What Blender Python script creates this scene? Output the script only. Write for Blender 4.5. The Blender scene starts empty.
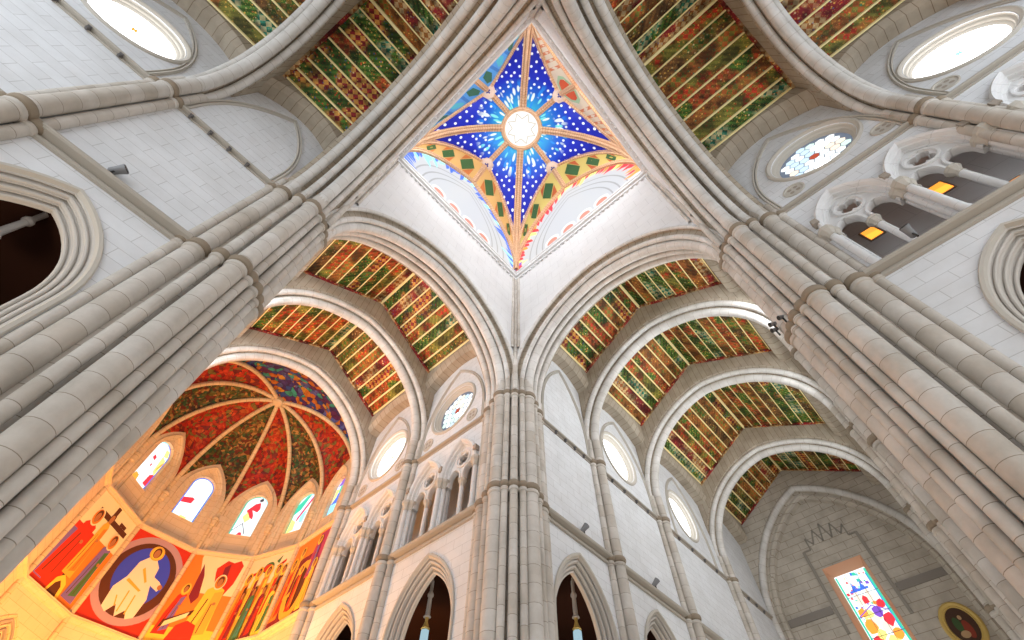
import bpy, bmesh, math, random
from math import sin, cos, pi, sqrt, acos, atan2
from mathutils import Matrix, Vector
from mathutils.geometry import tessellate_polygon
random.seed(7)
S = bpy.context.scene
COL = S.collection
# ------------------------------------------------------------------ camera
F_PX = 460.0; YAW = 0.7537; PITCH = 1.028; ROLL = 0.0226
CAMPOS = Vector((-5.2412, -4.2615, 1.6))
fw = Vector((cos(PITCH)*cos(YAW), cos(PITCH)*sin(YAW), sin(PITCH)))
rt = Vector((sin(YAW), -cos(YAW), 0)); up = rt.cross(fw)
rt2 = rt*cos(ROLL) + up*sin(ROLL); up2 = -rt*sin(ROLL) + up*cos(ROLL)
cam_data = bpy.data.cameras.new('camera'); cam = bpy.data.objects.new('camera', cam_data); COL.objects.link(cam)
cam.matrix_world = Matrix(((rt2.x, up2.x, -fw.x, CAMPOS.x), (rt2.y, up2.y, -fw.y, CAMPOS.y), (rt2.z, up2.z, -fw.z, CAMPOS.z), (0, 0, 0, 1)))
cam_data.sensor_width = 36; cam_data.lens = 36*F_PX/1024; cam_data.clip_end = 300; cam_data.clip_start = 0.05
S.camera = cam
# ------------------------------------------------------------------ world, lamps, exposure
S.view_settings.view_transform = 'Standard'; S.view_settings.look = 'None'
S.view_settings.exposure = 0.70; S.view_settings.gamma = 1.0; S.view_settings.use_curve_mapping = False
w = bpy.data.worlds.new('world'); S.world = w; w.use_nodes = True
w.node_tree.nodes['Background'].inputs[0].default_value = (0.75, 0.85, 1, 1)
w.node_tree.nodes['Background'].inputs[1].default_value = 0.25

def area(name, loc, size, power, color, target=None, sy=None, spread=None):
    L = bpy.data.lights.new(name, 'AREA'); L.size = size; L.energy = power; L.color = color
    L.shape = 'RECTANGLE' if sy else 'SQUARE'
    if sy: L.size_y = sy
    if spread: L.spread = spread
    o = bpy.data.objects.new(name, L); COL.objects.link(o); o.location = loc
    d = Vector(target) - Vector(loc)
    o.rotation_euler = d.to_track_quat('-Z', 'Y').to_euler()
    return o
DAY = (0.88, 0.94, 1.0); WARM = (1.0, 0.90, 0.78)
area('crossing_floor_fill', (0.5, 0.5, 0.4), 7, 120, (1, 0.95, 0.88), (0.5, 0.5, 30))  # added floor-level fill, brightens the crossing from below
area('nave_floor_fill', (22, 0, 0.4), 8, 700, (1, 0.96, 0.9), (20, 0, 30), 20)  # added upward fill for the nave arm
area('choir_floor_fill', (0, 13, 0.4), 7, 270, (1, 0.96, 0.9), (0, 14, 30), 9)  # added upward fill for the choir arm
area('left_transept_floor_fill', (-14, 0, 0.4), 8, 300, (1, 0.96, 0.9), (-14, 0, 30), 9)  # added upward fill for the left transept
area('right_transept_floor_fill', (0, -14, 0.4), 8, 340, WARM, (0, -14, 30), 9)  # added upward fill for the right transept
area('apse_floodlight', (0, 23.0, 7.0), 3, 1200, (1.0, 0.41, 0.08), (0, 29, 18))
area('choir_warm_floodlight', (0.5, 19.0, 5.5), 2, 800, (1.0, 0.47, 0.14), (6, 17.2, 16))
area('left_facade_daylight', (-19.6, 0, 14), 9, 800, DAY, (0, 0, 16), 14)
area('right_facade_daylight', (0, -20.4, 14), 9, 800, DAY, (0, 0, 16), 14)
for px, py, tx, ty in ((10.4, -6.25, 10.4, 6), (16, -6.25, 16, 6), (23.6, -6.25, 23.6, 6), (-6.25, 10.8, 6, 10.8), (-6.25, 16.8, 6, 16.8)):
    o = area('clerestory_daylight', (px, py, 22.15), 2.6, 270, DAY, (tx, ty, 19)); o.data.shape = 'DISK'
    o.rotation_euler = (Vector((tx, ty, 22.15))-o.location).to_track_quat('-Z', 'Y').to_euler()
for x, y, tx, ty in ((-5.62, 0, 3, 0), (5.62, 0, -3, 0), (0, 5.62, 0, -3), (0, -5.62, 0, 3)):
    o = area('cornice_fill_strip', (x, y, 32.62), 0.12 if x else 5, 11, DAY, (tx, ty, 46), 5 if x else 0.12)  # added light strips hidden behind the cornice lip to brighten the vault

# ------------------------------------------------------------------ materials
class NT:
    def __init__(self, name, rough=0.75):
        self.m = bpy.data.materials.new(name); self.m.use_nodes = True
        self.t = self.m.node_tree; self.n = self.t.nodes; self.l = self.t.links
        self.b = self.n['Principled BSDF']; self.b.inputs['Roughness'].default_value = rough
        self.b.inputs['Specular IOR Level'].default_value = 0.25
    def new(self, t, **kw):
        nd = self.n.new(t)
        for k, v in kw.items():
            if k.startswith('i_'): self.set(nd, k[2:].replace('_', ' '), v)
            else: setattr(nd, k, v)
        return nd
    def set(self, nd, key, v):
        s = nd.inputs[int(key)] if key.isdigit() else nd.inputs[key]
        if hasattr(v, 'is_output'): self.l.new(v, s)
        else: s.default_value = v
    def math(self, op, a, b=None, c=None):
        nd = self.n.new('ShaderNodeMath'); nd.operation = op
        for i, v in enumerate((a, b, c)):
            if v is None: continue
            if hasattr(v, 'is_output'): self.l.new(v, nd.inputs[i])
            else: nd.inputs[i].default_value = v
        return nd.outputs[0]
    def mix(self, f, a, b, mode='MIX'):
        nd = self.n.new('ShaderNodeMix'); nd.data_type = 'RGBA'; nd.blend_type = mode
        for i, v in ((0, f), (6, a), (7, b)):
            if hasattr(v, 'is_output'): self.l.new(v, nd.inputs[i])
            else: nd.inputs[i].default_value = v if i == 0 else (*v, 1)
        return nd.outputs[2]
    def base(self, c):
        if hasattr(c, 'is_output'): self.l.new(c, self.b.inputs['Base Color'])
        else: self.b.inputs['Base Color'].default_value = (*c, 1)
    def emit(self, c, s):
        if hasattr(c, 'is_output'): self.l.new(c, self.b.inputs['Emission Color'])
        else: self.b.inputs['Emission Color'].default_value = (*c, 1)
        self.b.inputs['Emission Strength'].default_value = s
    def ramp(self, f, stops, interp='LINEAR'):
        nd = self.n.new('ShaderNodeValToRGB'); e = nd.color_ramp.elements; nd.color_ramp.interpolation = interp
        while len(e) < len(stops): e.new(0.5)
        for el, (p, c) in zip(e, stops): el.position = p; el.color = (*c, 1)
        self.l.new(f, nd.inputs[0]); return nd.outputs[0]

def plain(name, c, rough=0.7, metal=0.0):
    k = NT(name, rough); k.base(c); k.b.inputs['Metallic'].default_value = metal; return k.m
def glow(name, c, s):
    k = NT(name, 0.4); k.base((0.01, 0.01, 0.01)); k.emit(c, s); return k.m

def stone(name, c1, c2, mortar, mode, row=0.42, width=1.05, msize=0.010, stain=0.25):
    k = NT(name, 0.85)
    if mode == 'uv':
        uv = k.new('ShaderNodeUVMap').outputs[0]
        sp = k.new('ShaderNodeSeparateXYZ', i_0=uv)
        v = k.new('ShaderNodeCombineXYZ', i_X=sp.outputs[1], i_Y=sp.outputs[0])
        width = 60.0
    else:
        tc = k.new('ShaderNodeTexCoord').outputs['Object']
        sp = k.new('ShaderNodeSeparateXYZ', i_0=tc)
        if mode == 'wall': v = k.new('ShaderNodeCombineXYZ', i_X=k.math('ADD', sp.outputs[0], sp.outputs[1]), i_Y=sp.outputs[2])
        else:
            rnd = k.new('ShaderNodeObjectInfo').outputs['Random']
            v = k.new('ShaderNodeCombineXYZ', i_X=k.math('MULTIPLY', rnd, 900.0), i_Y=k.math('ADD', sp.outputs[2], k.math('MULTIPLY', rnd, 5.0)))
            width = 60.0
    br = k.new('ShaderNodeTexBrick', i_Vector=v.outputs[0], i_Color1=(*c1, 1), i_Color2=(*c2, 1), i_Mortar=(*mortar, 1))
    k.set(br, 'Scale', 1.0); k.set(br, 'Mortar Size', msize); k.set(br, 'Mortar Smooth', 0.3)
    k.set(br, 'Brick Width', width); k.set(br, 'Row Height', row); k.set(br, 'Bias', 0.0)
    tc2 = k.new('ShaderNodeTexCoord').outputs['Object']
    no = k.new('ShaderNodeTexNoise', i_Vector=tc2, i_Scale=0.9, i_Detail=6.0, i_Roughness=0.62)
    st = k.ramp(no.outputs[0], [(0.35, (1-stain, 1-stain*1.06, 1-stain*1.15)), (0.62, (1, 1, 1))])
    k.base(k.mix(1.0, br.outputs[0], st, 'MULTIPLY'))
    bp = k.new('ShaderNodeBump', i_Strength=0.25, i_Distance=0.02, i_Height=k.math('SUBTRACT', 1.0, br.outputs['Fac']))
    k.l.new(bp.outputs[0], k.b.inputs['Normal'])
    return k.m

M_WALL = stone('white_limestone_ashlar', (0.72, 0.725, 0.735), (0.69, 0.692, 0.70), (0.50, 0.495, 0.49), 'wall', stain=0.10)
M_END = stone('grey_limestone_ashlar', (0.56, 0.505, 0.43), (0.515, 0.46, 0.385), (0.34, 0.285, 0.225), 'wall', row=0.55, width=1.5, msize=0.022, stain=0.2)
M_SHAFT = stone('limestone_drums', (0.62, 0.58, 0.53), (0.53, 0.475, 0.41), (0.28, 0.235, 0.185), 'shaft', row=0.62, msize=0.009, stain=0.22)
M_ARCH = stone('limestone_voussoirs', (0.47, 0.405, 0.32), (0.42, 0.355, 0.275), (0.22, 0.165, 0.11), 'uv', row=0.42, msize=0.014, stain=0.22)
M_ROLL = stone('limestone_roll', (0.70, 0.675, 0.64), (0.66, 0.63, 0.59), (0.46, 0.41, 0.36), 'uv', row=0.6, msize=0.010, stain=0.2)
M_TRIM = plain('limestone_trim', (0.50, 0.46, 0.40), 0.85)
M_RING = plain('limestone_ring_dirt_shade', (0.27, 0.215, 0.155), 0.85)  # dark brown holds the rings' dirt and the shade under their overhang
M_ORDER = plain('limestone_archivolt', (0.54, 0.50, 0.45), 0.85)
M_WHITE = stone('pale_limestone', (0.70, 0.69, 0.68), (0.685, 0.675, 0.665), (0.56, 0.55, 0.54), 'wall', row=0.9, width=1.2, msize=0.012, stain=0.06)
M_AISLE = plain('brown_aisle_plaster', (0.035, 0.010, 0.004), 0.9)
M_FLOOR = stone('floor_slabs', (0.62, 0.58, 0.52), (0.56, 0.52, 0.47), (0.4, 0.36, 0.32), 'wall', row=1.0, width=1.0)
M_DARK = plain('dark_metal', (0.035, 0.033, 0.03), 0.5)
M_GOLDW = plain('gilt_wood', (0.62, 0.43, 0.13), 0.5)
M_BEAM = plain('cream_gold_beam', (0.95, 0.80, 0.40), 0.5)
M_BLACK = plain('dark_void', (0.02, 0.016, 0.012), 0.9)

def panel_mat(i, end, mid, dots, hatch):
    k = NT('painted_plank_%s' % 'abcdefgh'[i], 0.6)
    uv = k.new('ShaderNodeUVMap').outputs[0]
    sp = k.new('ShaderNodeSeparateXYZ', i_0=uv); u, v = sp.outputs[0], sp.outputs[1]
    rnd = k.new('ShaderNodeObjectInfo').outputs['Random']
    off = k.new('ShaderNodeCombineXYZ', i_X=k.math('ADD', u, k.math('MULTIPLY', rnd, 57.0)), i_Y=v)
    seg = k.new('ShaderNodeTexNoise', i_Vector=off.outputs[0], i_Scale=0.62, i_Detail=1.5)
    m = k.ramp(seg.outputs[0], [(0.47, (0, 0, 0)), (0.53, (1, 1, 1))])
    c = k.mix(m, end, mid)
    wv = k.new('ShaderNodeTexWave', i_Vector=off.outputs[0], i_Scale=1.7, i_Distortion=0.6, bands_direction='DIAGONAL')
    wm = k.ramp(wv.outputs[0], [(0.35, (0.38, 0.36, 0.32)), (0.7, (1, 1, 1))])
    c = k.mix(hatch, c, k.mix(1.0, c, wm, 'MULTIPLY'))
    vo = k.new('ShaderNodeTexVoronoi', i_Vector=off.outputs[0], i_Scale=6.5)
    d = k.ramp(vo.outputs['Distance'], [(0.22, (1, 1, 1)), (0.34, (0, 0, 0))])
    pick = k.ramp(k.math('FRACT', k.math('MULTIPLY', vo.outputs['Color'], 3.7)), [(0.0, dots[0]), (0.3, dots[1]), (0.55, dots[2]), (0.8, dots[3])], 'CONSTANT')
    c = k.mix(k.math('MULTIPLY', d, 0.85), c, pick)
    sc = k.new('ShaderNodeMapping', i_Vector=off.outputs[0], i_Scale=(2.6, 2.6, 1.0)); k.set(sc, 'Rotation', (0, 0, pi/4))
    ch = k.new('ShaderNodeTexChecker', i_Vector=sc.outputs[0], i_Scale=1.6)
    c = k.mix(k.math('MULTIPLY', ch.outputs[1], k.math('MULTIPLY', m, 0.55)), c, dots[1])
    fin = k.new('ShaderNodeTexVoronoi', i_Vector=off.outputs[0], i_Scale=13.0)
    fd = k.ramp(fin.outputs['Distance'], [(0.18, (1, 1, 1)), (0.3, (0, 0, 0))])
    c = k.mix(k.math('MULTIPLY', fd, 0.45), c, dots[0])
    bl = k.new('ShaderNodeTexNoise', i_Vector=off.outputs[0], i_Scale=1.3, i_Detail=3.0)
    c = k.mix(1.0, c, k.ramp(bl.outputs[0], [(0.38, (0.42, 0.40, 0.36)), (0.60, (1.7, 1.62, 1.5))]), 'MULTIPLY')
    k.base(c); return k.m
GOLD = (0.60, 0.36, 0.07); RED = (0.42, 0.035, 0.015); GRN = (0.05, 0.125, 0.018); OLV = (0.16, 0.16, 0.03); RUS = (0.23, 0.08, 0.02)
BRN = (0.15, 0.07, 0.025); BLU = (0.03, 0.07, 0.22); CRM = (0.5, 0.42, 0.24); TEAL = (0.02, 0.17, 0.12); MAR = (0.20, 0.015, 0.02)
PANELS = [panel_mat(0, GRN, RUS, (GOLD, RED, OLV, CRM), 0.8), panel_mat(1, OLV, RED, (GOLD, GRN, RED, GOLD), 0.5),
          panel_mat(2, BRN, GRN, (GOLD, RUS, CRM, TEAL), 0.6), panel_mat(3, GRN, MAR, (RED, GOLD, BLU, CRM), 0.7),
          panel_mat(4, RUS, OLV, (GOLD, RED, GRN, TEAL), 0.4), panel_mat(5, GRN, TEAL, (GOLD, CRM, RUS, OLV), 0.9),
          panel_mat(6, MAR, RUS, (GOLD, CRM, RED, BLU), 0.3)]

def mosaic(name, cols, scale=2.2, line=(0.02, 0.015, 0.01), rough=0.55):
    k = NT(name, rough)
    uv = k.new('ShaderNodeTexCoord').outputs['Object']
    dist = k.new('ShaderNodeTexNoise', i_Vector=uv, i_Scale=0.8, i_Detail=2.0)
    vv = k.new('ShaderNodeVectorMath', operation='ADD'); k.l.new(uv, vv.inputs[0]); k.l.new(dist.outputs[1], vv.inputs[1])
    vo = k.new('ShaderNodeTexVoronoi', i_Vector=vv.outputs[0], i_Scale=scale)
    n = len(cols)
    sp = k.new('ShaderNodeSeparateColor', i_0=vo.outputs['Color'])
    c = k.ramp(sp.outputs[0], [(i/n, cc) for i, cc in enumerate(cols)], 'CONSTANT')
    e = k.new('ShaderNodeTexVoronoi', i_Vector=vv.outputs[0], i_Scale=scale, feature='DISTANCE_TO_EDGE')
    c = k.mix(k.ramp(e.outputs[0], [(0.008, (1, 1, 1)), (0.03, (0, 0, 0))]), c, line)
    f = k.new('ShaderNodeTexNoise', i_Vector=uv, i_Scale=3.5, i_Detail=3.0)
    c = k.mix(1.0, c, k.ramp(f.outputs[0], [(0.3, (0.55, 0.5, 0.45)), (0.6, (1, 1, 1))]), 'MULTIPLY')
    k.base(c); return k.m

# ------------------------------------------------------------------ object helpers
def tag(o, label, cat, group=None, kind=None):
    o['label'] = label; o['category'] = cat
    if group: o['group'] = group
    if kind: o['kind'] = kind
    return o
def thing(name, loc, label, cat, group=None, kind=None):
    o = bpy.data.objects.new(name, None); COL.objects.link(o); o.location = loc; o.empty_display_size = 0.3
    return tag(o, label, cat, group, kind)
class MB:
    def __init__(self): self.v = []; self.f = []; self.uv = []; self.mi = []
    def face(self, pts, uv=None, mi=0):
        b = len(self.v); self.v += [tuple(p) for p in pts]; self.f.append(list(range(b, b+len(pts))))
        self.uv.append(uv or [(0, 0)]*len(pts)); self.mi.append(mi)
    def grid(self, rows, closed=False, us=None, vs=None, mi=0):
        nr = len(rows); nc = len(rows[0]); b = len(self.v)
        for r in rows: self.v += [tuple(p) for p in r]
        if us is None:
            us = [0.0]
            for i in range(1, nr):
                k = nc//2; us.append(us[-1] + (Vector(rows[i][k])-Vector(rows[i-1][k])).length)
        if vs is None:
            vs = [0.0]
            for j in range(1, nc+1): vs.append(vs[-1] + (Vector(rows[0][j % nc])-Vector(rows[0][j-1])).length)
        for i in range(nr-1):
            for j in range(nc if closed else nc-1):
                j2 = (j+1) % nc
                self.f.append([b+i*nc+j, b+i*nc+j2, b+(i+1)*nc+j2, b+(i+1)*nc+j])
                self.uv.append([(us[i], vs[j]), (us[i], vs[j+1]), (us[i+1], vs[j+1]), (us[i+1], vs[j])]); self.mi.append(mi)
    def poly(self, loops, place, d, mi=0):
        flat = [p for l in loops for p in l]
        tris = tessellate_polygon([[Vector((p[0], p[1], 0)) for p in l] for l in loops])
        b = len(self.v); self.v += [tuple(place(p[0], d, p[1])) for p in flat]
        for t in tris: self.f.append([b+i for i in t]); self.uv.append([(flat[i][0], flat[i][1]) for i in t]); self.mi.append(mi)
    def prism(self, loops, place, d0, d1, mi=0, back=True):
        self.poly(loops, place, d0, mi)
        if back: self.poly(loops, place, d1, mi)
        for l in loops:
            n = len(l); acc = 0
            for i in range(n):
                a, c = l[i], l[(i+1) % n]; ln = math.hypot(c[0]-a[0], c[1]-a[1])
                self.face([place(a[0], d0, a[1]), place(c[0], d0, c[1]), place(c[0], d1, c[1]), place(a[0], d1, a[1])],
                          [(acc, 0), (acc+ln, 0), (acc+ln, abs(d1-d0)), (acc, abs(d1-d0))], mi); acc += ln
    def box(self, x0, x1, y0, y1, z0, z1, place=None, mi=0):
        place = place or (lambda h, d, z: (h, d, z))
        self.prism([[(x0, z0), (x1, z0), (x1, z1), (x0, z1)]], place, y0, y1, mi)
    def lathe(self, prof, n=16, cx=0, cy=0, mi=0):
        rows = [[(cx+r*cos(2*pi*j/n), cy+r*sin(2*pi*j/n), z) for j in range(n)] for r, z in prof]
        self.grid(rows, True, mi=mi)
    def tube(self, pts, r, n=8, mi=0, cap=False):
        rows = []; pts = [Vector(p) for p in pts]; prev = None
        for i, p in enumerate(pts):
            t = (pts[min(i+1, len(pts)-1)]-pts[max(i-1, 0)]).normalized()
            if prev is None:
                a = Vector((0, 0, 1)) if abs(t.z) < 0.9 else Vector((1, 0, 0)); prev = (a - t*a.dot(t)).normalized()
            else: prev = (prev - t*prev.dot(t)).normalized()
            b = t.cross(prev)
            rr = r[i] if isinstance(r, (list, tuple)) else r
            rows.append([p + prev*(rr*cos(2*pi*j/n)) + b*(rr*sin(2*pi*j/n)) for j in range(n)])
        self.grid(rows, True, mi=mi)
        if cap: self.face(rows[0], mi=mi); self.face(rows[-1], mi=mi)
    def build(self, name, mats, parent=None, smooth=True, flip_fix=True):
        me = bpy.data.meshes.new(name); me.from_pydata(self.v, [], self.f)
        uvl = me.uv_layers.new(name='UVMap'); k = 0
        flat = [c for f in self.uv for c in f]
        for i, c in enumerate(flat): uvl.data[i].uv = c
        if not isinstance(mats, (list, tuple)): mats = [mats]
        for m in mats: me.materials.append(m)
        for p, m in zip(me.polygons, self.mi): p.material_index = m
        bm = bmesh.new(); bm.from_mesh(me); bmesh.ops.remove_doubles(bm, verts=bm.verts, dist=0.0005)
        if flip_fix: bmesh.ops.recalc_face_normals(bm, faces=bm.faces)
        for f in bm.faces: f.smooth = smooth
        for e in bm.edges:
            if len(e.link_faces) == 2 and e.calc_face_angle(0) > 0.6: e.smooth = False
        bm.to_mesh(me); bm.free()
        o = bpy.data.objects.new(name, me); COL.objects.link(o)
        if parent:
            o.parent = parent; o.matrix_parent_inverse = Matrix.Translation(-Vector(parent.location))
        return o
def rot(k, x, y):
    for _ in range(k % 4): x, y = -y, x
    return x, y
def wallplace(k, s):
    def pl(h, d, z):
        x, y = rot(k, h, s*(W+d)); return (x, y, z)
    return pl
def crossplace(k):                      # h across the arm, d = distance along the arm
    def pl(h, d, z):
        x, y = rot(k, d, h); return (x, y, z)
    return pl
def arch_pts(hs, zs, c, o=0, n=14, zb=None, inv=False):
    R = hs+c+o; am = acos(max(-1, min(1, c/R)))
    L = [(c-R*cos(am*i/n), zs+R*sin(am*i/n)) for i in range(n+1)]
    if zb is not None: L = [(-(hs+o), zb)] + L
    Rr = [(-h, z) for h, z in reversed(L[:-1])]
    return L + Rr
def sweep_arch(mb, place, prof, hs, zs, c, h0=0, zb=None, n=14, closed=False, mi=0):
    cols = [[(h+h0, d, z) for h, z in arch_pts(hs, zs, c, o, n, zb)] for d, o in prof]
    rows = [[place(*cols[j][i]) for j in range(len(prof))] for i in range(len(cols[0]))]
    mb.grid(rows, closed, mi=mi)
def circ(d, o, r, n=10): return [(d+r*cos(2*pi*i/n), o+r*sin(2*pi*i/n)) for i in range(n)]
def c_for(hs, rise): return (rise*rise-hs*hs)/(2*hs)

W = 6.0; Z1 = 13.81; Z2 = 19.37; Z3 = 32.0
RESP = {0: [12.8, 19.4, 28.0, 34.5], 1: [13.75, 19.75], 2: [12.4, 18.7], 3: [13.55, 19.5]}
VIS = {0: 1, 1: -1, 2: -1, 3: 1}
ARM = {0: 'right-hand nave', 1: 'left-hand choir', 2: 'upper left transept', 3: 'upper right transept'}
ORD = ['first', 'second', 'third', 'fourth', 'fifth', 'sixth']
EAVE = 26.75; RIDGE = 29.75; EY = 5.1

# ------------------------------------------------------------------ floor
mb = MB(); mb.box(-24, 40, -24, 34, -0.4, 0)
tag(mb.build('floor', M_FLOOR, smooth=False), 'pale stone slab floor under the whole crossing', 'floor', kind='structure')

# ------------------------------------------------------------------ main walls
def circle_pts(h, z, r, n=40): return [(h+r*cos(2*pi*i/n), z+r*sin(2*pi*i/n)) for i in range(n)]
LOW = {0: [10.1, 15.95, 23.7], 1: [10.75, 16.7], 2: [10.2, 15.5], 3: [10.75, 16.5]}
LOWHW = 1.85
TRI = {1: [(9.55, 12.0), (15.45, 17.85)], 3: [(9.6, 12.0), (15.3, 17.7)]}
ROSE = {0: [None, 15.85, 23.5], 1: [10.85, 16.8], 2: [None, 15.35], 3: [10.87, 16.55]}
ROSEZ = 22.15
HIDROSE = {0: [10.4, 16.0, 23.6], 1: [10.8, 16.8]}
def lower_hole(h): return [(h+a, z) for a, z in arch_pts(LOWHW, 10.0, c_for(LOWHW, 2.9), 0.10, 10, 0.3)]
def tri_hole(h): return [(h+a, z) for a, z in arch_pts(1.02, 16.75, c_for(1.02, 1.75), 0, 8, 14.0)]
SIDE = {(0, 1): 'far_right', (1, -1): 'far_left', (2, -1): 'near_left', (3, 1): 'near_right',
        (0, -1): 'far_right_opposite', (1, 1): 'far_left_opposite', (2, 1): 'near_left_opposite', (3, -1): 'near_right_opposite'}
SIDETXT = {(0, 1): 'right nave wall', (1, -1): 'left choir wall', (2, -1): 'upper left transept wall', (3, 1): 'upper right transept wall',
        (0, -1): 'nave wall behind the right pier', (1, 1): 'choir wall behind the left pier', (2, 1): 'left wall behind the viewer', (3, -1): 'right wall behind the viewer'}
tn = [0]
M_STRING = plain('grime_shade_string_course', (0.40, 0.36, 0.305), 0.85)  # darker than the trim: grime and underside shade put into the colour
def trim(mb, label, mat=None):
    tn[0] += 1
    return tag(mb.build('trim_%d' % tn[0], mat or M_STRING, smooth=False), label, 'string course', kind='structure')
for (k, s), side in SIDE.items():
    vis = VIS[k] == s
    pl = wallplace(k, s); end = RESP[k][-1] + (1.0 if k == 0 else 0.4)
    loops = [[(7.2, 0), (end, 0), (end, 27.5), (7.2, 27.5)]]
    if vis:
        loops += [lower_hole(h) for h in LOW[k]]
        loops += [tri_hole(h) for b in TRI.get(k, []) for h in b]
        loops += [circle_pts(h, ROSEZ, 1.62) for h in ROSE[k] if h]
    else: loops += [circle_pts(h, ROSEZ, 1.62) for h in HIDROSE.get(k, [])]
    mb = MB(); mb.prism(loops, pl, 0, 0.5)
    tag(mb.build('wall_' + side, M_WALL, smooth=False), 'white ashlar stone ' + SIDETXT[(k, s)], 'wall', kind='structure')
    def strip_profile(z): return [(0.02, z-0.28), (-0.09, z-0.26), (-0.10, z-0.17), (-0.03, z-0.13), (-0.04, z-0.06), (-0.26, z-0.02), (-0.30, z+0.03), (-0.30, z+0.11), (0.02, z+0.22)]
    for z, nm, sc in ((Z1, 'lower', 1.0), (Z2, 'upper', 0.6)):
        edges = [7.9] + RESP[k]
        mb = MB()
        pr = [(d*sc, z+(zz-z)*sc) for d, zz in strip_profile(z)]
        h0, h1 = 7.9, end
        mb.grid([[pl(h, d, zz) for d, zz in pr] for h in (h0, h1)], True)
        trim(mb, '%s moulded string course along the %s' % (nm, SIDETXT[(k, s)]))
    # aisle / gallery behind
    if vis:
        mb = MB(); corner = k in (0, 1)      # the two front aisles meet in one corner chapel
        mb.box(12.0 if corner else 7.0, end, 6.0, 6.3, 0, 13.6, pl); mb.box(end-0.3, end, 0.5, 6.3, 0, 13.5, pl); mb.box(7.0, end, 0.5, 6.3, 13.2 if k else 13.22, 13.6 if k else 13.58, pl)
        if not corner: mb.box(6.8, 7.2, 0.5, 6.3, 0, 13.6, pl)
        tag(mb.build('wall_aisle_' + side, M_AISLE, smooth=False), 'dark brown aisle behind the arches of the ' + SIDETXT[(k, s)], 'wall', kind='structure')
        if k in TRI:
            mb = MB(); mb.box(7.6, end, 2.4, 2.7, 13.6, 20, pl); mb.box(7.6, end, 0.5, 2.7, 19.6, 20, pl); mb.box(7.4, 7.7, 0.5, 2.7, 13.6, 20, pl); mb.box(end-0.3, end, 0.5, 2.7, 13.6, 20, pl)
            tag(mb.build('wall_gallery_' + side, M_WHITE, smooth=False), 'stone back of the gallery passage in the ' + SIDETXT[(k, s)], 'wall', kind='structure')

# ------------------------------------------------------------------ piers and responds
def shaft(t, x, y, r, z0, z1):
    mb = MB(); mb.lathe([(r, z0), (r, z1)], 18, x, y); mb.build('shaft', M_SHAFT, t)
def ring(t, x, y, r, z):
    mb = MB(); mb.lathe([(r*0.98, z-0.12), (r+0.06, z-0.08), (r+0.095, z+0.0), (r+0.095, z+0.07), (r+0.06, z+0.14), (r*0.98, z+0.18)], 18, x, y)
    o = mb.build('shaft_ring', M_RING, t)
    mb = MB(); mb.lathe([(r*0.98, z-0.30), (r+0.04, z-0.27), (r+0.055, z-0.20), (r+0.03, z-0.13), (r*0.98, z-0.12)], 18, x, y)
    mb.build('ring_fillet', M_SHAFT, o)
PS = [('M', 5.83, 5.83, 0.155), ('S', 6.11, 5.60, 0.13), ('D', 6.52, 5.54, 0.285), ('C', 7.06, 5.62, 0.155), ('B', 7.62, 5.95, 0.27), ('A', 8.05, 6.05, 0.14)]
CORE = [(5.95, 5.95), (6.25, 5.78), (6.5, 5.72), (6.85, 5.72), (7.12, 5.75), (7.36, 5.92), (7.8, 6.08), (8.1, 6.05)]
PIER_TXT = {(1, 1): 'central pale pier with clustered shafts rising to the lantern corner', (-1, 1): 'great clustered pier leaning in from the left of the photo',
            (1, -1): 'great clustered pier leaning in from the right of the photo', (-1, -1): 'clustered pier behind the viewer'}
for (sx, sy), txt in PIER_TXT.items():
    t = thing('clustered_pier', (sx*7, sy*7, 0), txt, 'pier', 'crossing piers')
    full = CORE + [(8.1, 8.1)]
    pts = CORE + [(8.2, 6.4), (8.2, 8.2), (6.4, 8.2)] + [(y, x) for x, y in reversed(CORE[1:])]
    mb = MB(); mb.grid([[(sx*x, sy*y, z) for x, y in pts] for z in (0, 20.6)], True); mb.build('core', M_SHAFT, t)
    lst = [(x, y, r) for _, x, y, r in PS] + [(y, x, r) for _, x, y, r in PS[1:]]
    for x, y, r in lst:
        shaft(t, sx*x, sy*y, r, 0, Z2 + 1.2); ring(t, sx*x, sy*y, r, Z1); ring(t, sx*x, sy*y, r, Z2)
    shaft(t, sx*5.70, sy*5.70, 0.13, Z2, 31.7)
    for x, y in ((5.72, 5.46), (5.46, 5.72)): shaft(t, sx*x, sy*y, 0.085, Z2+3.5, 31.7)
for k in range(4):
    for i, h in enumerate(RESP[k]):
        for s in (1, -1):
            vis = VIS[k] == s
            pl = wallplace(k, s); x, y, _ = pl(h, 0, 0)
            if k == 0 and i == 3: continue
            t = thing('wall_respond', (x, y, 0), 'three bundled slim shafts on %s, %s from the crossing' % (SIDETXT[(k, s)], ORD[i]), 'respond', 'wall responds')
            for dh, d, r in ((0, -0.26, 0.26), (0.40, -0.06, 0.16), (-0.40, -0.06, 0.16)):
                x, y, _ = pl(h+dh, d, 0)
                shaft(t, x, y, r, 0, 21.0); ring(t, x, y, r, Z1); ring(t, x, y, r*0.95, Z2)

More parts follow.
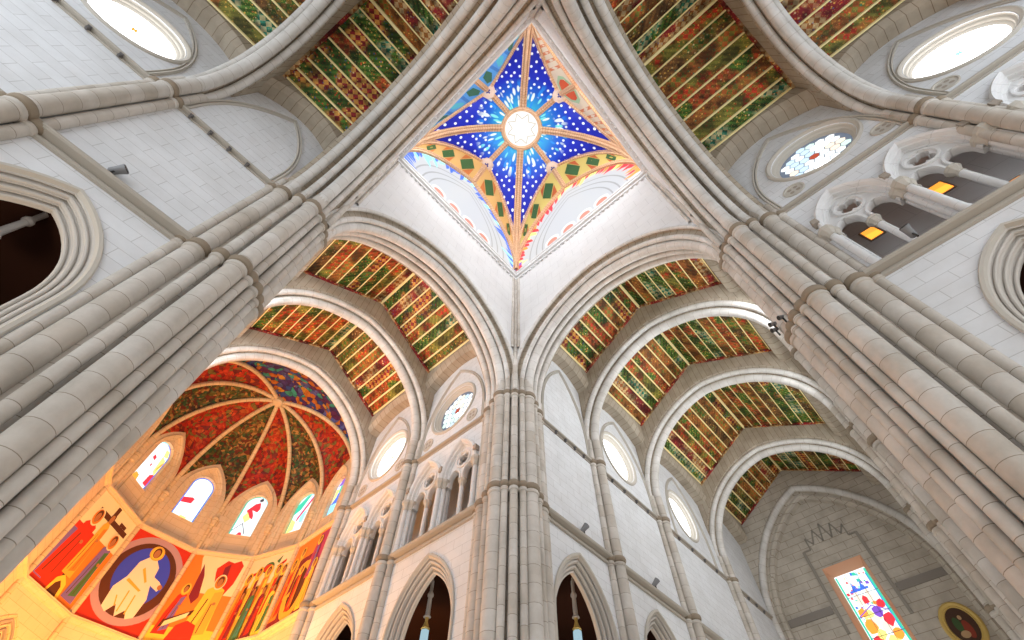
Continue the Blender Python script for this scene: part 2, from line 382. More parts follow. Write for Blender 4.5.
# ------------------------------------------------------------------ crossing walls and arches
HS = 5.25; ZS = 19.9; CC = 0.25
WTXT = {0: 'over the arch of the right-hand nave arm', 1: 'over the arch of the choir arm', 2: 'over the arch of the left transept', 3: 'over the arch of the right transept'}
for k in range(4):
    pl = crossplace(k)
    a = [p for p in arch_pts(HS, ZS, CC, 0.80, 18) if abs(p[0]) < 5.745]
    outer = [(-5.75, a[0][1]), (-5.75, 32), (5.75, 32), (5.75, a[-1][1])]
    mb = MB(); mb.prism([outer + list(reversed(a))], pl, 5.75, 8.0)
    tag(mb.build('wall_crossing_%s' % ['right', 'front', 'left', 'back'][k], M_WHITE, smooth=False), 'bright white spandrel wall ' + WTXT[k], 'wall', kind='structure')
    t = thing('crossing_arch', pl(0, 6.8, ZS), 'great moulded pointed arch ' + {0: 'opening into the right-hand nave arm', 1: 'opening into the choir arm on the left', 2: 'sweeping across the top left of the photo', 3: 'sweeping across the top right of the photo'}[k], 'arch', 'crossing arches')
    mb = MB(); sweep_arch(mb, pl, [(5.74, 0.80), (5.86, 0.66), (5.92, 0.76), (6.02, 0.74), (6.08, 0.46), (6.2, 0.46), (6.25, 0.60), (6.32, 0.56), (6.36, 0.25), (6.70, 0.25), (6.80, 0.62), (6.92, 0.60), (6.98, 0.42), (7.18, 0.42), (7.24, 0.74), (7.40, 0.74), (7.5, 0.68), (7.8, 0.7), (8.02, 0.79)], HS, ZS, CC, zb=Z2-0.1, n=18); mb.build('arch_body', M_ARCH, t)
    for d, o, r in ((6.52, 0.27, 0.26), (6.12, 0.38, 0.13), (7.07, 0.36, 0.15), (7.62, 0.62, 0.20), (5.79, 0.72, 0.09)):
        mb = MB(); sweep_arch(mb, pl, circ(d, o, r, 12), HS, ZS, CC, zb=Z2-0.1, n=18, closed=True); mb.build('roll_moulding', M_ROLL, t)

# ------------------------------------------------------------------ transverse arches, wall arches, ceilings
THS = 5.74; TZS = 20.8; TC = c_for(THS, 6.27)
def tv_label(k, i): return 'pointed stone arch across the %s, %s from the crossing' % (ARM[k], ORD[i])
for k in range(4):
    pl = crossplace(k)
    for i, h in enumerate(RESP[k]):
        if k == 0 and i == 3: continue
        t = thing('transverse_arch', pl(0, h, TZS), tv_label(k, i), 'arch', 'transverse arches')
        a = [p for p in arch_pts(THS, TZS, TC, 0.62, 16) if abs(p[0]) < 5.999]
        loop = [(-6.0, a[0][1]), (-6.0, 27.2), (0, RIDGE+0.5), (6.0, 27.2), (6.0, a[-1][1])] + list(reversed(a))
        mb = MB()
        # face with voussoir joints: quads between arch curve and ceiling line
        for dd in (h-0.55, h+0.55):
            rows = []; us = [0]
            full = arch_pts(THS, TZS, TC, 0.62, 16)
            for q in full:
                x = max(-6, min(6, q[0])); z = q[1] if abs(q[0]) <= 6 else q[1]
                zt = RIDGE + 0.5 - (RIDGE+0.5-27.2)/6*abs(x)
                nx, nz = q[0]*1.0, q[1]-TZS
                rows.append([pl(x, dd, z), pl(max(-6, min(6, x*1.0)), dd, max(z, zt))])
            mb.grid(rows, False)
        sweep_arch(mb, pl, [(h-0.55, 0.62), (h-0.42, 0.5), (h-0.22, 0.30), (h-0.2, 0.05), (h+0.2, 0.05), (h+0.22, 0.30), (h+0.42, 0.5), (h+0.55, 0.62)], THS, TZS, TC, n=16)
        mb.build('arch_body', M_ARCH, t, smooth=False)
        for d, o, r in ((h, 0, 0.25), (h-0.40, 0.32, 0.17), (h+0.40, 0.32, 0.17)):
            mb = MB(); sweep_arch(mb, pl, circ(d, o, r, 12), THS, TZS, TC, zb=Z2, n=16, closed=True); mb.build('roll_moulding', M_ROLL, t)
    starts = [8.0] + [h+0.55 for h in RESP[k]]; ends = [h-0.55 for h in RESP[k]]
    if k == 0: ends[-1] = 34.2
    for i, (a0, a1) in enumerate(zip(starts, ends)):
        for s in (1, -1):
            plw = wallplace(k, s)
            mid = (a0+a1)/2; hw = (a1-a0)/2; n = 14
            # segmental arch carrying the ceiling edge
            crown = 26.2; dip = 1.05
            seg = [(a0+(a1-a0)*j/n, crown - dip*((2*j/n-1)**2)) for j in range(n+1)]
            t = thing('segmental_arch', plw(mid, -0.45, crown), 'flat voussoir arch below ceiling edge, %s bay, %s' % (ORD[i], SIDETXT[(k, s)]), 'arch', 'segmental arches over the walls')
            mb = MB(); rows = [[plw(h, 0.02, z), plw(h, -0.62, z), plw(h, -0.9, z+0.30), plw(h, -0.9, 26.95)] for h, z in seg]
            mb.grid(rows); mb.build('arch_body', M_ARCH, t, smooth=False)
            if VIS[k] == s and not (k == 0 and i == 3):
                lc = mid + (0.15 if i else 0.1); lhw = min(2.62, hw-0.05); 
                mb = MB(); sweep_arch(mb, plw, [(0.03, 0.03), (-0.05, 0.04), (-0.08, 0.08), (-0.04, 0.11), (0.02, 0.12), (0.02, 0.14), (-0.09, 0.15), (-0.10, 0.20), (-0.05, 0.24), (0.03, 0.25)], lhw-0.22, 20.6, c_for(lhw-0.22, 4.75), h0=lc, zb=19.6, n=12)
                tag(mb.build('lunette_moulding', M_TRIM), 'thin pointed moulding framing the lunette, %s bay, %s' % (ORD[i], SIDETXT[(k, s)]), 'moulding', 'lunette mouldings')
        # gabled painted ceiling
        t = thing('painted_ceiling', pl(0, (a0+a1)/2, EAVE), 'painted gabled plank ceiling with gold beams, %s bay, %s' % (ORD[i], ARM[k]), 'ceiling', 'painted ceilings')
        NP = 8
        pidx = [random.randrange(7) for _ in range(2*NP)]
        for sgn in (1, -1):
            for j in range(NP):
                def P(f, h, off=0):
                    y = EY*(1-f); z = EAVE + (RIDGE-EAVE)*f; return pl(sgn*y, h, z - off)
                f0, f1 = j/NP, (j+1)/NP
                mb = MB(); Ln = a1-a0; wd = 0.74
                mb.face([P(f0, a0), P(f1, a0), P(f1, a1), P(f0, a1)], [(0, 0), (0, wd), (Ln, wd), (Ln, 0)])
                mb.face([P(f0, a0, -0.06), P(f1, a0, -0.06), P(f1, a1, -0.06), P(f0, a1, -0.06)], [(0, 0), (0, wd), (Ln, wd), (Ln, 0)])
                pm = PANELS[random.randrange(7)]
                mb.build('painted_plank', pm, t, smooth=False)
                # beam along the lower edge of the plank
                w2 = 0.055; hgt = 0.13
                mb = MB()
                if j == 0: c0 = 0.012
                else: c0 = f0
                dn = 0.0062
                prof = [(c0-dn, -0.02), (c0-dn, hgt), (c0+dn, hgt), (c0+dn, -0.02)]
                mb.grid([[P(f, h, o) for f, o in prof] for h in (a0, a1)], True)
                mb.build('beam', M_BEAM, t, smooth=False)
        mb = MB(); mb.grid([[pl(y, h, z) for y, z in ((-0.09, RIDGE-0.02), (-0.07, RIDGE-0.2), (0.07, RIDGE-0.2), (0.09, RIDGE-0.02))] for h in (a0, a1)], True)
        mb.build('beam', M_BEAM, t, smooth=False)
        mb = MB(); 
        for h, sg in ((a0, 1), (a1, -1)):
            for sgn in (1, -1):
                mb.grid([[pl(sgn*EY*(1-f), h+sg*e, EAVE+(RIDGE-EAVE)*f-0.03-q) for e, q in ((0.0, 0), (0.0, 0.14), (0.16, 0.14), (0.16, 0))] for f in (0, 1)])
        mb.build('edge_board', PANELS[6], t, smooth=False)

#PART2
# ------------------------------------------------------------------ openings in the walls
G_WHITE = glow('blown_white_glass', (1.0, 1.0, 1.0), 3.2)
G_PALE = glow('pale_glass', (0.86, 0.93, 0.95), 1.0)
G_BLUEP = glow('pale_blue_glass', (0.55, 0.72, 0.90), 0.9)
G_GREENP = glow('pale_green_glass', (0.62, 0.85, 0.74), 0.9)
G_PEACH = glow('peach_glass', (0.95, 0.78, 0.62), 0.9)
G_RED = glow('red_glass', (0.80, 0.035, 0.05), 0.9)
G_BRICK = glow('brick_red_glass', (0.45, 0.07, 0.03), 0.8)
G_GREEN = glow('green_glass', (0.04, 0.55, 0.36), 0.9)
G_BLUE = glow('blue_glass', (0.05, 0.16, 0.75), 0.9)
G_YEL = glow('yellow_glass', (1.0, 0.82, 0.22), 1.0)
G_ORA = glow('orange_glass', (1.0, 0.33, 0.04), 0.95)
G_VIO = glow('violet_glass', (0.22, 0.08, 0.55), 0.9)
G_CYAN = glow('cyan_glass', (0.30, 0.80, 0.88), 1.0)
G_AMBER = glow('amber_lamp_glass', (1.0, 0.28, 0.03), 1.6)
G_LEADB = glow('grey_blue_glass', (0.22, 0.27, 0.36), 0.45)
M_LEAD = plain('lead_came', (0.10, 0.11, 0.16), 0.6)
M_GROOVE = plain('shadowed_stone', (0.34, 0.29, 0.24), 0.9)

BAYN = lambda k, s, j: '%s bay of the %s' % (ORD[j], SIDETXT[(k, s)])
def arcade(k, s, h, label):
    pl = wallplace(k, s); x, y, _ = pl(h, 0.4, 0)
    t = thing('arcade_arch', (x, y, 0), label, 'arch', 'lower arcade arches')
    c = c_for(LOWHW, 2.9)
    steps = [(-0.02, 0.16), (-0.07, 0.13), (-0.07, 0.05), (0.03, 0.0)]
    mb = MB(); sweep_arch(mb, pl, steps, LOWHW, 10.0, c, h, 0.3, 12); mb.build('hood_moulding', M_TRIM, t)
    o = 0.0; d = 0.03
    for q in range(3):
        prof = [(d, o), (d+0.02, o-0.04), (d+0.04, o-0.04), (d+0.05, o+0.06), (d+0.085, o+0.07), (d+0.10, o-0.05), (d+0.14, o-0.10), (d+0.14, o-0.15)]
        prof2 = circ(d+0.115, o-0.115, 0.05, 8)
        mb = MB(); sweep_arch(mb, pl, prof, LOWHW, 10.0, c, h, 0.3, 12); ar = mb.build('archivolt', M_ORDER, t)
        mb = MB(); sweep_arch(mb, pl, prof2, LOWHW, 10.0, c, h, 0.3, 12, closed=True); mb.build('archivolt_roll', M_ORDER, ar)
        d += 0.14; o -= 0.15
    mb = MB(); sweep_arch(mb, pl, [(d, o), (0.55, o)], LOWHW, 10.0, c, h, 0.3, 12); mb.build('arch_soffit', M_ORDER, t)
LOWLAB = {(0, 0): 'pointed arch just right of the central pier foot', (0, 1): 'pointed arch tip at the bottom edge, right of centre', (0, 2): 'pointed arch below the frame in third nave bay',
          (1, 0): 'pointed arch just left of the central pier foot', (1, 1): 'orange-lit pointed arch tip at the bottom, beside the apse', (2, 0): 'dark moulded pointed arch at the left edge', (2, 1): 'pointed arch outside the left edge',
          (3, 0): 'dark moulded pointed arch cut by the right edge', (3, 1): 'pointed arch outside the right edge'}
for k in range(4):
    for j, h in enumerate(LOW[k]): arcade(k, VIS[k], h, LOWLAB[(k, j)])

# hanging lanterns inside the first arches
M_GLASSB = glow('pale_blue_lantern_glass', (0.42, 0.62, 0.72), 0.55)
def hanging(k, s, h, d, ztop, label):
    pl = wallplace(k, s); x, y, _ = pl(h, d, 0)
    t = thing('hanging_lantern', (x, y, 9.6), label, 'lantern', 'hanging lanterns')
    mb = MB(); mb.lathe([(0.02, ztop+0.9), (0.03, ztop), (0.075, ztop-0.05), (0.07, ztop-0.5), (0.13, ztop-0.62), (0.13, ztop-0.70), (0.085, ztop-0.78), (0.10, ztop-1.45), (0.16, ztop-1.55), (0.0, ztop-1.6)], 12, x, y)
    mb.build('stem', M_WHITE, t)
    mb = MB(); mb.lathe([(0.05, ztop-1.5), (0.09, ztop-1.55), (0.06, ztop-1.7), (0.13, ztop-1.9), (0.19, ztop-2.0), (0.05, ztop-2.05)], 8, x, y); mb.build('gilt_crown', M_GOLDW, t)
    mb = MB(); mb.lathe([(0.05, ztop-2.04), (0.17, ztop-2.06), (0.19, ztop-3.3), (0.0, ztop-3.4)], 6, x, y); mb.build('glass_box', M_GLASSB, t, smooth=False)
    x, y, _ = pl(h, d-0.3, 0)
    L = bpy.data.lights.new('stem_fill_light', 'POINT'); L.energy = 110; L.color = (1, 0.8, 0.6); L.shadow_soft_size = 0.1  # unseen fill light added below the lantern to brighten its stem
    lo = bpy.data.objects.new('stem_fill_light', L); COL.objects.link(lo); lo.location = (x, y, ztop-4.3)
hanging(0, 1, 11.55, 1.5, 13.1, 'white stem lantern with pale blue box, right of the central pier')
hanging(1, -1, 12.15, 1.5, 13.1, 'white stem lantern with pale blue box, left of the central pier')
hanging(2, -1, 10.65, 1.5, 13.35, 'white stem lantern in the dark arch at the left edge')

# ------------------------------------------------------------------ round windows
def rose(k, s, h, label, style, star=G_ORA):
    pl = wallplace(k, s); x, y, _ = pl(h, 0.3, ROSEZ)
    t = thing('round_window', (x, y, ROSEZ), label, 'window', 'round clerestory windows')
    def ringprof(mb, prof, n=40):
        rows = [[pl(h+r*cos(2*pi*i/n), d, ROSEZ+r*sin(2*pi*i/n)) for d, r in prof] for i in range(n+1)]
        mb.grid(rows)
    mb = MB(); ringprof(mb, [(0.03, 1.86), (-0.06, 1.84), (-0.10, 1.76), (-0.06, 1.68), (0.04, 1.62), (0.10, 1.60), (0.14, 1.53), (0.20, 1.50), (0.22, 1.50), (0.26, 1.44), (0.30, 1.42), (0.34, 1.38)])
    mb.build('stone_surround', M_TRIM, t)
    R = 1.40
    mats = [G_LEADB, G_WHITE, G_PALE, G_BLUEP, G_GREENP, G_PEACH, G_BRICK, star, G_CYAN]
    mb = MB()
    if style == 'hex':
        mb.poly([circle_pts(h, ROSEZ, R, 32)], pl, 0.33, 0)
        a = 0.222
        for q in range(-7, 8):
            for r_ in range(-7, 8):
                cx = a*1.5*q; cz = a*sqrt(3)*(r_+q/2)
                if math.hypot(cx, cz) > R-0.1: continue
                if q == 0 and r_ == 0: mi = 6
                else: mi = random.choices([1, 2, 3, 4, 5], [2, 5, 2.0, 1.5, 1.2])[0]
                pts = []
                for i in range(6):
                    px, pz = cx+(a-0.022)*cos(pi/3*i), cz+(a-0.022)*sin(pi/3*i)
                    m = math.hypot(px, pz)
                    if m > R-0.02: px, pz = px*(R-0.02)/m, pz*(R-0.02)/m
                    pts.append((h+px, ROSEZ+pz))
                mb.poly([pts], pl, 0.318, mi)
    else:
        mb.poly([circle_pts(h, ROSEZ, R, 40)], pl, 0.33, 1)
        for i in range(8):
            aa = i*pi/4
            pts = [(h+0.05*cos(aa-1.5), ROSEZ+0.05*sin(aa-1.5)), (h+0.26*cos(aa), ROSEZ+0.26*sin(aa)), (h+0.05*cos(aa+1.5), ROSEZ+0.05*sin(aa+1.5))]
            mb.poly([pts], pl, 0.32, 7)
        for i in range(26):
            aa = random.random()*6.28; rr = 0.5+0.75*random.random(); e = 0.035
            mb.poly([[(h+rr*cos(aa)-e, ROSEZ+rr*sin(aa)-e), (h+rr*cos(aa)+e, ROSEZ+rr*sin(aa)-e), (h+rr*cos(aa), ROSEZ+rr*sin(aa)+e)]], pl, 0.318, random.choice([3, 4, 5]))
    mb.build('leaded_glass', mats, t, smooth=False)
rose(0, 1, ROSE[0][1], 'blown-white round window right of the central pier, nearest bay', 'white')
rose(0, 1, ROSE[0][2], 'blown-white round window further along the right-hand nave wall', 'white')
rose(1, -1, ROSE[1][0], 'patterned round window left of the central pier', 'hex', G_ORA)
rose(1, -1, ROSE[1][1], 'blown-white round window with orange star, near the apse', 'white')
rose(2, -1, ROSE[2][1], 'blown-white round window at the top left corner', 'white', G_ORA)
rose(3, 1, ROSE[3][0], 'round window of pale honeycomb panes with red centre, upper right', 'hex', G_BRICK)
rose(3, 1, ROSE[3][1], 'blown-white round window at the top right corner', 'white', G_CYAN)

for k in HIDROSE:
    for j, h in enumerate(HIDROSE[k]): rose(k, -VIS[k], h, 'bright round window on the %s, %s from the crossing' % (SIDETXT[(k, -VIS[k])], ORD[j]), 'white')
def quatrefoil(k, s, h, z, label):
    pl = wallplace(k, s); x, y, _ = pl(h, 0, z)
    t = thing('quatrefoil_vent', (x, y, z), label, 'vent', 'quatrefoil vents')
    mb = MB(); mb.poly([circle_pts(h, z, 0.36, 20)], pl, -0.012); mb.build('backing', M_TRIM, t, smooth=False)
    mb = MB(); n = 24
    mb.grid([[pl(h+r*cos(2*pi*i/n), d, z+r*sin(2*pi*i/n)) for d, r in ((0.01, 0.42), (-0.05, 0.40), (-0.05, 0.35), (-0.01, 0.32))] for i in range(n+1)]); mb.build('rim', M_TRIM, t)
    mb = MB()
    for i in range(4):
        a = pi/4+i*pi/2; mb.poly([circle_pts(h+0.17*cos(a), z+0.17*sin(a), 0.085, 10)], pl, -0.02)
    mb.build('pierced_lobes', M_GROOVE, t, smooth=False)
for j in range(2):
    for q, (dx, w1) in enumerate(((-1.75, 'nearer'), (1.75, 'farther'))):
        hh = ROSE[3][j]+dx
        quatrefoil(3, 1, hh, 20.3, 'small carved quatrefoil %s side of the %s round window, upper right' % (w1, ['honeycomb', 'blown-white'][j]))
        quatrefoil(1, -1, ROSE[1][j]+dx, 20.3, 'small carved quatrefoil %s side of the %s round window, left choir' % (w1, ['patterned', 'starred'][j]))

# ------------------------------------------------------------------ triforium galleries
def foil(h, z, r, n=4, rot0=0.0):
    pts = []
    for i in range(n):
        a = rot0+i*2*pi/n; cx, cz = h+r*0.5*cos(a), z+r*0.5*sin(a)
        for j in range(7):
            b = a-1.9+3.8*j/6; pts.append((cx+r*0.46*cos(b), cz+r*0.46*sin(b)))
    return pts
def capital(mb, pl, h, d, z, r, ht, n=8):
    def ringp(rr, zz): return [pl(h+rr*cos(2*pi*(i+.5)/n), d+rr*sin(2*pi*(i+.5)/n), zz) for i in range(n)]
    mb.grid([ringp(r*1.0, z-ht), ringp(r*1.25, z-ht*0.95), ringp(r*1.0, z-ht*0.85), ringp(r*1.15, z-ht*0.6), ringp(r*1.7, z-ht*0.32), ringp(r*1.9, z-ht*0.28), ringp(r*1.9, z), ringp(0.01, z)], True)
def triforium(k, s, h, label, label2, first):
    pl = wallplace(k, s); x, y, _ = pl(h, 0.3, 14)
    t = thing('triforium_arch', (x, y, 14), label, 'arch', 'gallery arches')
    hs, zs = 1.02, 16.75; c = c_for(hs, 1.75)
    mb = MB(); sweep_arch(mb, pl, [(0.02, 0.26), (-0.14, 0.24), (-0.20, 0.17), (-0.14, 0.09), (-0.02, 0.05), (0.0, 0.0), (0.14, -0.02), (0.16, -0.09), (0.24, -0.1), (0.3, -0.15)], hs, zs, c, h, 16.6, 10); mb.build('hood_moulding', M_WHITE, t)
    for sg in ((-1, 1) if first else (1,)):
        mb = MB(); mb.box(h+sg*1.2-0.1, h+sg*1.2+0.1, -0.26, 0.0, 17.22, 17.5, pl); mb.build('label_stop', M_GROOVE, t, smooth=False)
    outer = [(h+a, z) for a, z in arch_pts(hs+0.02, zs, c, 0, 10, 16.35)]
    subs = []
    for cx in (0.5, -0.5):
        pts = [(h+cx+a, z) for a, z in arch_pts(0.36, 16.62, 0.14, 0, 7, 16.35)]
        subs += list(reversed(pts))
    # outer runs left spring -> apex -> right spring; the bottom edge then returns through both sub-arches
    loop = outer + subs
    mb = MB(); mb.prism([loop, foil(h, 17.62, 0.40, 4, pi/4)], pl, 0.20, 0.42); tp = mb.build('tracery_plate', M_WHITE, t, smooth=False)
    mb = MB(); n = 20
    mb.grid([[pl(h+r*cos(2*pi*i/n), d, 17.62+r*sin(2*pi*i/n)) for d, r in ((0.21, 0.52), (0.13, 0.50), (0.13, 0.43), (0.21, 0.40))] for i in range(n+1)]); mb.build('tracery_ring', M_WHITE, tp)
    for cx in (0.5, -0.5):
        mb = MB(); sweep_arch(mb, pl, [(0.21, 0.11), (0.13, 0.09), (0.13, 0.02), (0.21, 0.0)], 0.36, 16.62, 0.14, h+cx, 16.35, 7); mb.build('tracery_sub_arch', M_WHITE, tp)
    tt = thing('triforium_column', pl(h, 0.3, 14), label2, 'column', 'gallery columns')
    mb = MB(); P0 = pl(h, 0.3, 0); mb.lathe([(0.2, 13.95), (0.2, 14.1), (0.14, 14.2), (0.115, 14.3), (0.115, 16.1)], 14, P0[0], P0[1]); mb.build('shaft', M_WHITE, tt)
    mb = MB(); capital(mb, pl, h, 0.3, 16.4, 0.12, 0.42); mb.build('capital', M_TRIM, tt, smooth=False)
def tripier(k, s, h, label):
    pl = wallplace(k, s)
    t = thing('triforium_pier', pl(h, 0.1, 14), label, 'pier', 'gallery piers')
    for dh, d, r in ((0, -0.08, 0.12), (0.15, 0.12, 0.11), (-0.15, 0.12, 0.11), (0.16, 0.34, 0.09), (-0.16, 0.34, 0.09)):
        P0 = pl(h+dh, d, 0); mb = MB(); mb.lathe([(r*1.3, 13.95), (r*1.3, 14.15), (r, 14.25), (r, 16.3)], 12, P0[0], P0[1]); mb.build('shaft', M_WHITE, t)
    mb = MB()
    for dh, d, r in ((0, -0.08, 0.14), (0.15, 0.12, 0.13), (-0.15, 0.12, 0.13)): capital(mb, pl, h+dh, d, 16.75, r, 0.5)
    mb.build('capital', M_TRIM, t, smooth=False)
for k in (1, 3):
    place = {1: 'left choir wall', 3: 'upper right wall'}[k]
    for b, cs in enumerate(TRI[k]):
        for q, h in enumerate(cs):
            wd = '%s gallery arch of the %s bay' % (['nearer', 'farther'][q], ORD[b])
            triforium(k, VIS[k], h, 'carved %s with quatrefoil tracery, %s' % (wd, place), 'slim colonnette inside the %s, %s' % (wd, place), q == 0)
        for h, nm in ((cs[0]-1.22, 'before the nearer arch'), ((cs[0]+cs[1])/2, 'between the two arches'), (cs[1]+1.22, 'after the farther arch')):
            tripier(k, VIS[k], h, 'shafted gallery pier %s, %s bay, %s' % (nm, ORD[b], place))
# small orange windows at the back of the right gallery
def gallery_window(h, z, w_, h_, label):
    pl = wallplace(3, 1)
    t = thing('gallery_window', pl(h, 2.38, z), label, 'window', 'orange gallery windows')
    mb = MB(); mb.prism([[(h-w_-.06, z-h_-.06), (h+w_+.06, z-h_-.06), (h+w_+.06, z+h_+.06), (h-w_-.06, z+h_+.06)]], pl, 2.36, 2.4); mb.build('frame', M_GROOVE, t, smooth=False)
    mb = MB(); mb.poly([[(h-w_, z-h_), (h+w_, z-h_), (h+w_, z), (h-w_, z+h_*0.2)]], pl, 2.35, 0); mb.poly([[(h-w_, z+h_*0.2), (h+w_, z), (h+w_, z+h_), (h-w_, z+h_)]], pl, 2.35, 1); mb.build('glass', [G_AMBER, G_ORA], t, smooth=False)
for h, z, lab in ((10.1, 18.4, 'small orange window glimpsed through nearer right gallery arch'), (12.6, 18.5, 'small orange window glimpsed under the farther right gallery arch'), (13.6, 16.6, 'small orange window low in the farther right gallery arch')):
    gallery_window(h, z, 0.22, 0.32, lab)

# ------------------------------------------------------------------ spotlights and ledge brackets
M_GREYM = plain('grey_metal', (0.22, 0.22, 0.225), 0.4)
def spot(loc, aim, label, f=1.0):
    t = thing('spotlight', loc, label, 'spotlight', 'spotlights on the ledges')
    p = Vector(loc); d = Vector(aim).normalized()
    mb = MB(); mb.tube([p, p+Vector((0, 0, 0.32))], 0.03, 8, cap=True); mb.build('stand', M_DARK, t)
    c = p+Vector((0, 0, 0.32)); mb = MB(); mb.tube([c-d*0.2*f, c-d*0.15*f, c+d*0.04*f, c+d*0.22*f], [0.04*f, 0.10*f, 0.115*f, 0.14*f], 12, cap=True); ho = mb.build('housing', M_GREYM, t)
    mb = MB(); mb.tube([c+d*0.221*f, c+d*0.235*f], [0.125*f, 0.12*f], 12, cap=True); mb.build('lens', M_DARK, ho)
spot((-10.35, 5.85, 14.0), (0.5, -0.6, 0.5), 'grey spotlight on the ledge at the left foreground wall')
spot((10.5, 5.85, 14.0), (0.3, -0.6, 0.7), 'grey spotlight on ledge right of the central pier')
spot((16.2, 5.85, 14.0), (0.3, -0.6, 0.7), 'grey spotlight further along the right ledge')
spot((5.75, -9.5, 14.0), (-0.8, 0.1, 0.6), 'dark spotlight on the ledge below the right gallery')
for q, (x, y, z) in enumerate(((6.0, -5.52, 14.0), (6.1, -5.2, 14.05), (6.35, -5.15, 14.05))):
    spot((x, y, z), (-0.5, 0.7, -0.3), '%s of three small spotlights at the right pier ring' % ['upper', 'middle', 'lower'][q], 0.6)
M_BRK = plain('grey_bracket_metal', (0.14, 0.13, 0.125), 0.5)
def bracket(k, s, h, label):
    pl = wallplace(k, s)
    mb = MB(); mb.prism([[(h-0.05, Z2-0.08), (h+0.05, Z2-0.08), (h+0.03, Z2-0.24), (h-0.03, Z2-0.24)]], pl, -0.05, -0.17)
    mb.box(h-0.06, h+0.06, -0.2, -0.05, Z2-0.11, Z2-0.07, pl)
    tag(mb.build('ledge_bracket', M_BRK, smooth=False), label, 'bracket', 'ledge brackets')
for k, bays in ((0, [(8.9, 12.1), (13.8, 18.6), (20.8, 27), (28.8, 33.5)]), (2, [(8.9, 11.9), (13.6, 17.8)])):
    for b, (h0, h1) in enumerate(bays):
        for q in range(4):
            bracket(k, VIS[k], h0+(h1-h0)*(q+.3)/4, 'small dark bracket under upper ledge, %s in %s bay, %s wall' % (ORD[q], ORD[b], {0: 'right nave', 2: 'left foreground'}[k]))

# ------------------------------------------------------------------ nave end wall
def endpl(h, d, z): return (35.5+d, h, z)
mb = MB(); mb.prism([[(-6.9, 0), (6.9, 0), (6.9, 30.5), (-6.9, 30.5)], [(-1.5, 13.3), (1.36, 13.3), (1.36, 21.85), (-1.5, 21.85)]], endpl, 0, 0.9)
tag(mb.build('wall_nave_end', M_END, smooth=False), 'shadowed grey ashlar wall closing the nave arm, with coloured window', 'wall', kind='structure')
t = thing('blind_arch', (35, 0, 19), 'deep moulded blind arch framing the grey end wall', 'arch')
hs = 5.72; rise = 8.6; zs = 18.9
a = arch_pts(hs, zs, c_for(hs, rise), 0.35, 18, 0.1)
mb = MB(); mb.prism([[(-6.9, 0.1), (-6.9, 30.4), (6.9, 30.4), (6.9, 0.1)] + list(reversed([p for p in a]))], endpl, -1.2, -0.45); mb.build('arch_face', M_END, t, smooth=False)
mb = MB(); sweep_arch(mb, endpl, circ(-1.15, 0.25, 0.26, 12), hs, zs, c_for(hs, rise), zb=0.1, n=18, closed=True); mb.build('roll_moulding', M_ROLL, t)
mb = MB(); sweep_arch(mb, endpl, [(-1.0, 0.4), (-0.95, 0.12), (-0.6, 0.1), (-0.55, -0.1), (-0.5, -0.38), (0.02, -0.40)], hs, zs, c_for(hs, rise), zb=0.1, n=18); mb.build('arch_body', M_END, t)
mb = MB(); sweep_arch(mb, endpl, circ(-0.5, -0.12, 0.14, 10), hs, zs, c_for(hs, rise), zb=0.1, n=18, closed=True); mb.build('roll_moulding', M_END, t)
mb = MB(); 
for h0, h1 in ((-5.4, -2.32), (2.12, 5.4)): mb.prism([[(h0, 18.95), (h1, 18.95), (h1, 19.45), (h0, 19.45)]], endpl, -0.10, 0.02)
trim(mb, 'dark flat band across the grey end wall beside the window', plain('dark_band_stone', (0.26, 0.23, 0.20), 0.9))
t = thing('moulded_window_relief', (35.4, 0, 22), 'faint carved stone frame with stepped crest above the end window', 'relief')
mb = MB()
M_BANDB = plain('dark_band_stone_b', (0.30, 0.27, 0.23), 0.9)
for h in (-2.15, 1.92):
    mb = MB(); mb.box(h-0.10, h+0.10, -0.10, 0.02, 17.6, 23.4, endpl); mb.build('side_moulding', M_BANDB, t, smooth=False)
mb = MB()
for (x0, z0, x1, z1) in ((1.92, 23.4, 1.35, 23.4), (1.35, 23.4, 1.35, 24.3), (1.35, 24.3, 0.95, 23.7), (0.95, 23.7, 0.55, 24.7), (0.55, 24.7, 0.2, 23.7), (0.2, 23.7, -0.12, 25.0), (-0.12, 25.0, -0.5, 23.7), (-0.5, 23.7, -0.85, 24.7), (-0.85, 24.7, -1.2, 23.7), (-1.2, 23.7, -1.6, 24.3), (-1.6, 24.3, -1.6, 23.4), (-1.6, 23.4, -2.15, 23.4)):
    dx, dz = x1-x0, z1-z0; L = math.hypot(dx, dz); nx, nz = -dz/L*0.05, dx/L*0.05
    mb.prism([[(x0+nx, z0+nz), (x1+nx, z1+nz), (x1-nx, z1-nz), (x0-nx, z0-nz)]], endpl, -0.07, 0.02)
mb.build('stepped_crest', plain('dark_band_stone_c', (0.30, 0.27, 0.23), 0.9), t, smooth=False)
t = thing('stained_glass_window', (35.7, -0.1, 17.5), 'tall bright stained-glass window in the grey end wall', 'window')
mb = MB(); o_ = [(-1.5, 13.3), (1.36, 13.3), (1.36, 21.85), (-1.5, 21.85)]; i_ = [(-1.2, 13.6), (1.02, 13.6), (1.02, 21.38), (-1.2, 21.38)]
rows = [[endpl(o_[j % 4][0], -0.03, o_[j % 4][1]), endpl(o_[j % 4][0]*0.97, -0.02, o_[j % 4][1]), endpl(i_[j % 4][0], 0.7, i_[j % 4][1])] for j in range(5)]
mb.grid(rows); mb.build('splayed_reveal', plain('salmon_reveal', (0.66, 0.36, 0.22), 0.8), t, smooth=False)
mb = MB(); mb.poly([i_], endpl, 0.7, 1)
def q4(mb, pts, mi, d=0.49, pl=endpl): mb.poly([pts], pl, d+0.2, mi)
